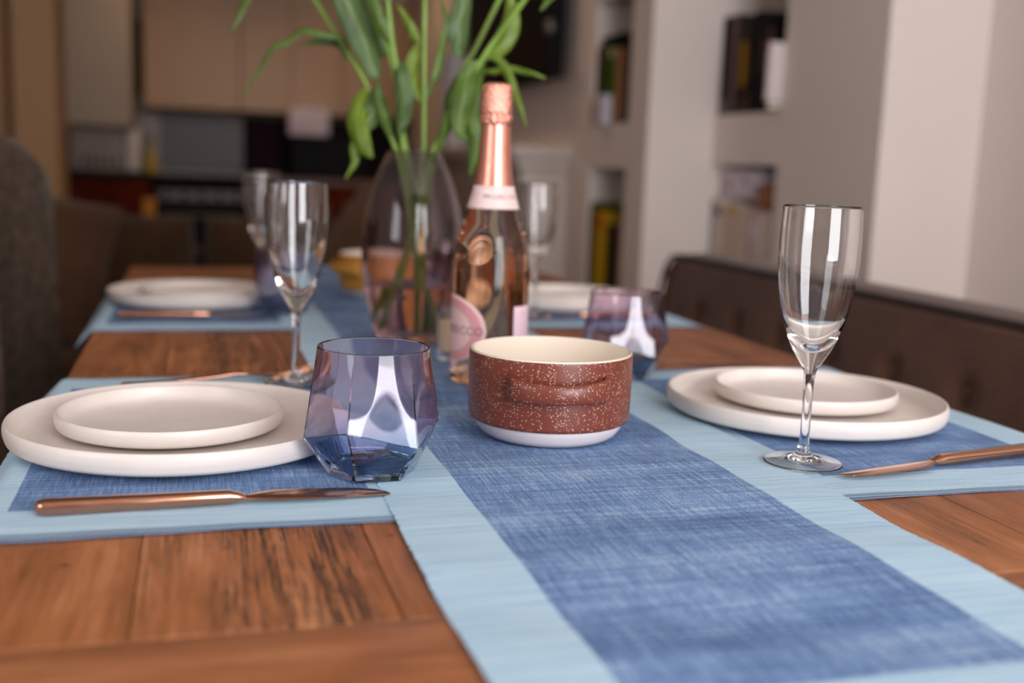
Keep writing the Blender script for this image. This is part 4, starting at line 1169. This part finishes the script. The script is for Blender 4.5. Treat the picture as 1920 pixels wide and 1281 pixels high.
obj('body', bx(-0.288, 0.288, -0.28, 0.28, 0.0, 0.900, 0.004), M['dark'], ck, 0)
for z0, z1 in ((0.44, 0.70), (0.12, 0.40)):
    d = obj('oven_door', bx(-0.275, 0.275, -0.30, -0.281, z0, z1, 0.004), M['tvglass'], ck, 0)
    obj('handle', tube(bmesh.new(), [(-0.22, -0.335, z1 - 0.03), (0.22, -0.335, z1 - 0.03)], 0.008, 8, 2, False), M['steel'], d, 60)
obj('control_panel', bx(-0.25, 0.25, -0.29, -0.281, 0.755, 0.815), M['steel'], ck, 0)
for i in range(5): obj('knob', tube(bmesh.new(), [(-0.2 + 0.1 * i, -0.29, 0.785), (-0.2 + 0.1 * i, -0.318, 0.785)], 0.018, 12, 2, False), M['dark'], ck, 60)
tag(obj('splashback', bx(-0.215, 0.300, 7.485, 7.4985, 0.92, 1.285), M['steel'], None, 0), 'plain grey steel splashback behind the cooker', 'splashback')
tag(obj('splashback', bx(0.303, 1.355, 7.485, 7.4985, 0.915, 1.285), M['purple'], None, 0), 'dark purple splashback right of the steel one', 'splashback')
def wall_cab(x0, x1, y0, y1, z0, z1, splits, label, knob=True):
    cx, cy = (x0 + x1) / 2, (y0 + y1) / 2
    t = thing('wall_cabinet', label, 'cabinet', (cx, cy, z0))
    obj('carcass', bx(x0 - cx, x1 - cx, y0 + 0.02 - cy, y1 - cy, 0, z1 - z0), M['cab'], t, 0)
    xs = [x0] + splits + [x1]
    for a, b in zip(xs, xs[1:]):
        obj('door', bx(a + 0.0025 - cx, b - 0.0025 - cx, y0 - cy, y0 + 0.019 - cy, 0.0, z1 - z0, 0.003), M['cab'], t, 0)
    return t
wall_cab(-0.295, 0.27, 7.14, 7.497, 1.31, 2.05, [], 'cream gloss wall cabinet above the cooker')
wall_cab(0.272, 0.90, 7.14, 7.497, 1.31, 2.05, [0.585], 'cream gloss wall cabinet pair in the middle of the kitchen wall')
wall_cab(0.902, 1.357, 7.14, 7.497, 1.31, 2.05, [], 'cream gloss wall cabinet nearest the right wall')
tag(obj('pelmet', bx(-0.295, 1.357, 7.13, 7.16, 1.285, 1.309), M['worktop'], None, 0), 'dark strip under the cream wall cabinets', 'trim strip')
t = thing('tall_cabinet', 'grey-beige hanging cabinet above the microwave at the left', 'cabinet', (-0.54, 7.0, 1.175))
gb = plain('grey_beige_laminate', srgb(176, 160, 142), 0.5, var=0.02)
obj('carcass', bx(-0.185, 0.195, -0.28, 0.49, 0, 1.36), gb, t, 0)
obj('door', bx(-0.185, 0.195, -0.30, -0.281, 0, 1.36, 0.003), gb, t, 0)
mw = thing('microwave_oven', 'silver microwave oven under the grey-beige cabinet', 'microwave', (-0.50, 6.98, 0.912))
obj('casing', bx(-0.20, 0.20, -0.02, 0.40, 0, 0.255, 0.006), M['steel'], mw, 30)
obj('door', bx(-0.198, 0.10, -0.04, -0.021, 0.008, 0.250, 0.004), plain('silver_front', srgb(176, 164, 152), 0.6, metal=0.0), mw, 30)
for i in range(5): obj('vent', bx(-0.13 + i * 0.045, -0.115 + i * 0.045, -0.043, -0.0395, 0.03, 0.085), M['dark'], mw, 0)
obj('handle', bx(0.115, 0.19, -0.045, -0.021, 0.01, 0.25, 0.006), plain('bright_silver', srgb(226, 216, 212), 0.6, metal=0.0), mw, 30)
tag(obj('kitchen_appliance', bx(-0.768, -0.702, 6.98, 7.3, 0.9105, 1.15, 0.006), M['dark'], None, 30), 'narrow black appliance left of the silver microwave', 'appliance')
tag(obj('wall_panel', bx(-0.338, -0.300, 7.16, 7.48, 1.39, 1.82, 0.004), M['dark'], None, 30), 'narrow black panel hanging beside the cream wall cabinets', 'panel')
bo = thing('oil_bottle', 'small yellow-green bottle on the worktop right of the microwave', 'bottle', (-0.250, 6.99, 0.9105))
obj('body', lathe(smooth_prof([(0, 0), (0.036, 0), (0.042, 0.008), (0.042, 0.07), (0.032, 0.10), (0.013, 0.13), (0.012, 0.19), (0, 0.19)], 4), 32), plain('yellow_green_glass', srgb(176, 150, 50), 0.2), bo, 60)
obj('cap', lathe([(0, 0.19), (0.014, 0.19), (0.014, 0.215), (0, 0.215)], 24), plain('pink_grey_cap', srgb(120, 96, 96), 0.4), bo, 30)
bk = thing('black_oven', 'black countertop oven in front of the purple splashback', 'oven', (0.87, 7.22, 0.9105))
obj('casing', bx(-0.30, 0.32, -0.15, 0.22, 0, 0.262, 0.008), M['dark'], bk, 30)
obj('door', bx(-0.28, 0.18, -0.166, -0.151, 0.02, 0.245, 0.003), M['tvglass'], bk, 0)
pb = obj('paper_box', bx(0.560, 0.800, 6.95, 7.12, 1.1735, 1.34, 0.006), plain('lilac_white_card', srgb(208, 198, 214), 0.8), None, 30)
tag(pb, 'lilac-white box on top of the black countertop oven', 'box')
og = obj('oven_glove', puffy(0.075, 0.025, 0.15, 8), plain('amber_cloth', srgb(206, 140, 62), 0.8), None, 60, loc=(-0.262, 6.858, 0.69))
tag(og, 'small amber-coloured glove hanging low at the left corner of the cooker', 'oven glove')

# ------------------------------------------------------------------ light: daylight through the window, dim warm lamps in the kitchen
def area(name, loc, rot, sx, sy, power, col):
    l = bpy.data.lights.new(name, 'AREA'); l.shape = 'RECTANGLE'; l.size = sx; l.size_y = sy; l.energy = power; l.color = col
    o = bpy.data.objects.new(name, l); link(o); o.location = loc; o.rotation_euler = rot
    return o
area('window_daylight', ((WX0 + WX1) / 2, YF - 0.14, (WZ0 + WZ1) / 2), (PI / 2, 0, 0), WX1 - WX0, WZ1 - WZ0, 70, (0.98, 0.975, 1.0))
area('window_daylight_left', (XL - 0.14, (LY0 + LY1) / 2, (LZ0 + LZ1) / 2), (0, -PI / 2, 0), LZ1 - LZ0, LY1 - LY0, 16, (0.98, 0.975, 1.0))
lampm = NT('lamp_glow'); lampm.p.inputs['Emission Color'].default_value = (1, 0.62, 0.3, 1); lampm.p.inputs['Emission Strength'].default_value = 5
for i, (x, y, p) in enumerate(((-0.1, 6.3, 9), (0.9, 6.3, 9), (-0.9, 3.4, 3.5), (0.7, 4.2, 8))):
    cl = thing('ceiling_light', 'small round recessed ceiling light, ' + ('kitchen left', 'kitchen right', 'above the sofa left', 'above the sofa right')[i], 'ceiling light', (x, y, ZC), 0, 'recessed ceiling lights')
    obj('ring', lathe([(0.035, -0.001), (0.036, -0.004), (0.05, -0.004), (0.052, -0.001)], 32), M['trim'], cl, 30)
    obj('bulb', lathe([(0, -0.003), (0.034, -0.002)], 32), lampm.m, cl, 30)
    l = bpy.data.lights.new('downlight', 'SPOT'); l.energy = p * 2.0; l.color = (1.0, 0.66, 0.36); l.spot_size = math.radians(125); l.spot_blend = 0.8; l.shadow_soft_size = 0.03
    o = bpy.data.objects.new('downlight', l); link(o); o.location = (x, y, ZC - 0.01)
w = bpy.data.worlds.new('sky'); bpy.context.scene.world = w; w.use_nodes = True
bg = w.node_tree.nodes['Background']; bg.inputs[0].default_value = (0.75, 0.86, 1.0, 1); bg.inputs[1].default_value = 1.0

# ------------------------------------------------------------------ camera
cd = bpy.data.cameras.new('camera'); cam = bpy.data.objects.new('camera', cd); link(cam)
cd.sensor_width = 36; cd.lens = 2055.76 / 1920 * 36; cd.clip_start = 0.02; cd.clip_end = 60
P_, Y_, R_ = math.radians(8.972), YAW, math.radians(2.1253)
f = Vector((math.sin(Y_) * math.cos(P_), math.cos(Y_) * math.cos(P_), -math.sin(P_)))
rt = Vector((math.cos(Y_), -math.sin(Y_), 0)); up = rt.cross(f)
r2 = rt * math.cos(R_) + up * math.sin(R_); u2 = r2.cross(f)
cam.matrix_world = Matrix(((r2.x, u2.x, -f.x, 0), (r2.y, u2.y, -f.y, 0), (r2.z, u2.z, -f.z, CAMZ), (0, 0, 0, 1)))
cd.dof.use_dof = True; cd.dof.focus_distance = 0.86; cd.dof.aperture_fstop = 2.9
sc_ = bpy.context.scene
sc_.camera = cam
sc_.view_settings.view_transform = 'Standard'; sc_.view_settings.look = 'None'; sc_.view_settings.gamma = 1; sc_.view_settings.use_curve_mapping = False
sc_.view_settings.exposure = 0.06
sc_.cycles.max_bounces = 20; sc_.cycles.transmission_bounces = 18; sc_.cycles.glossy_bounces = 8; sc_.cycles.diffuse_bounces = 6
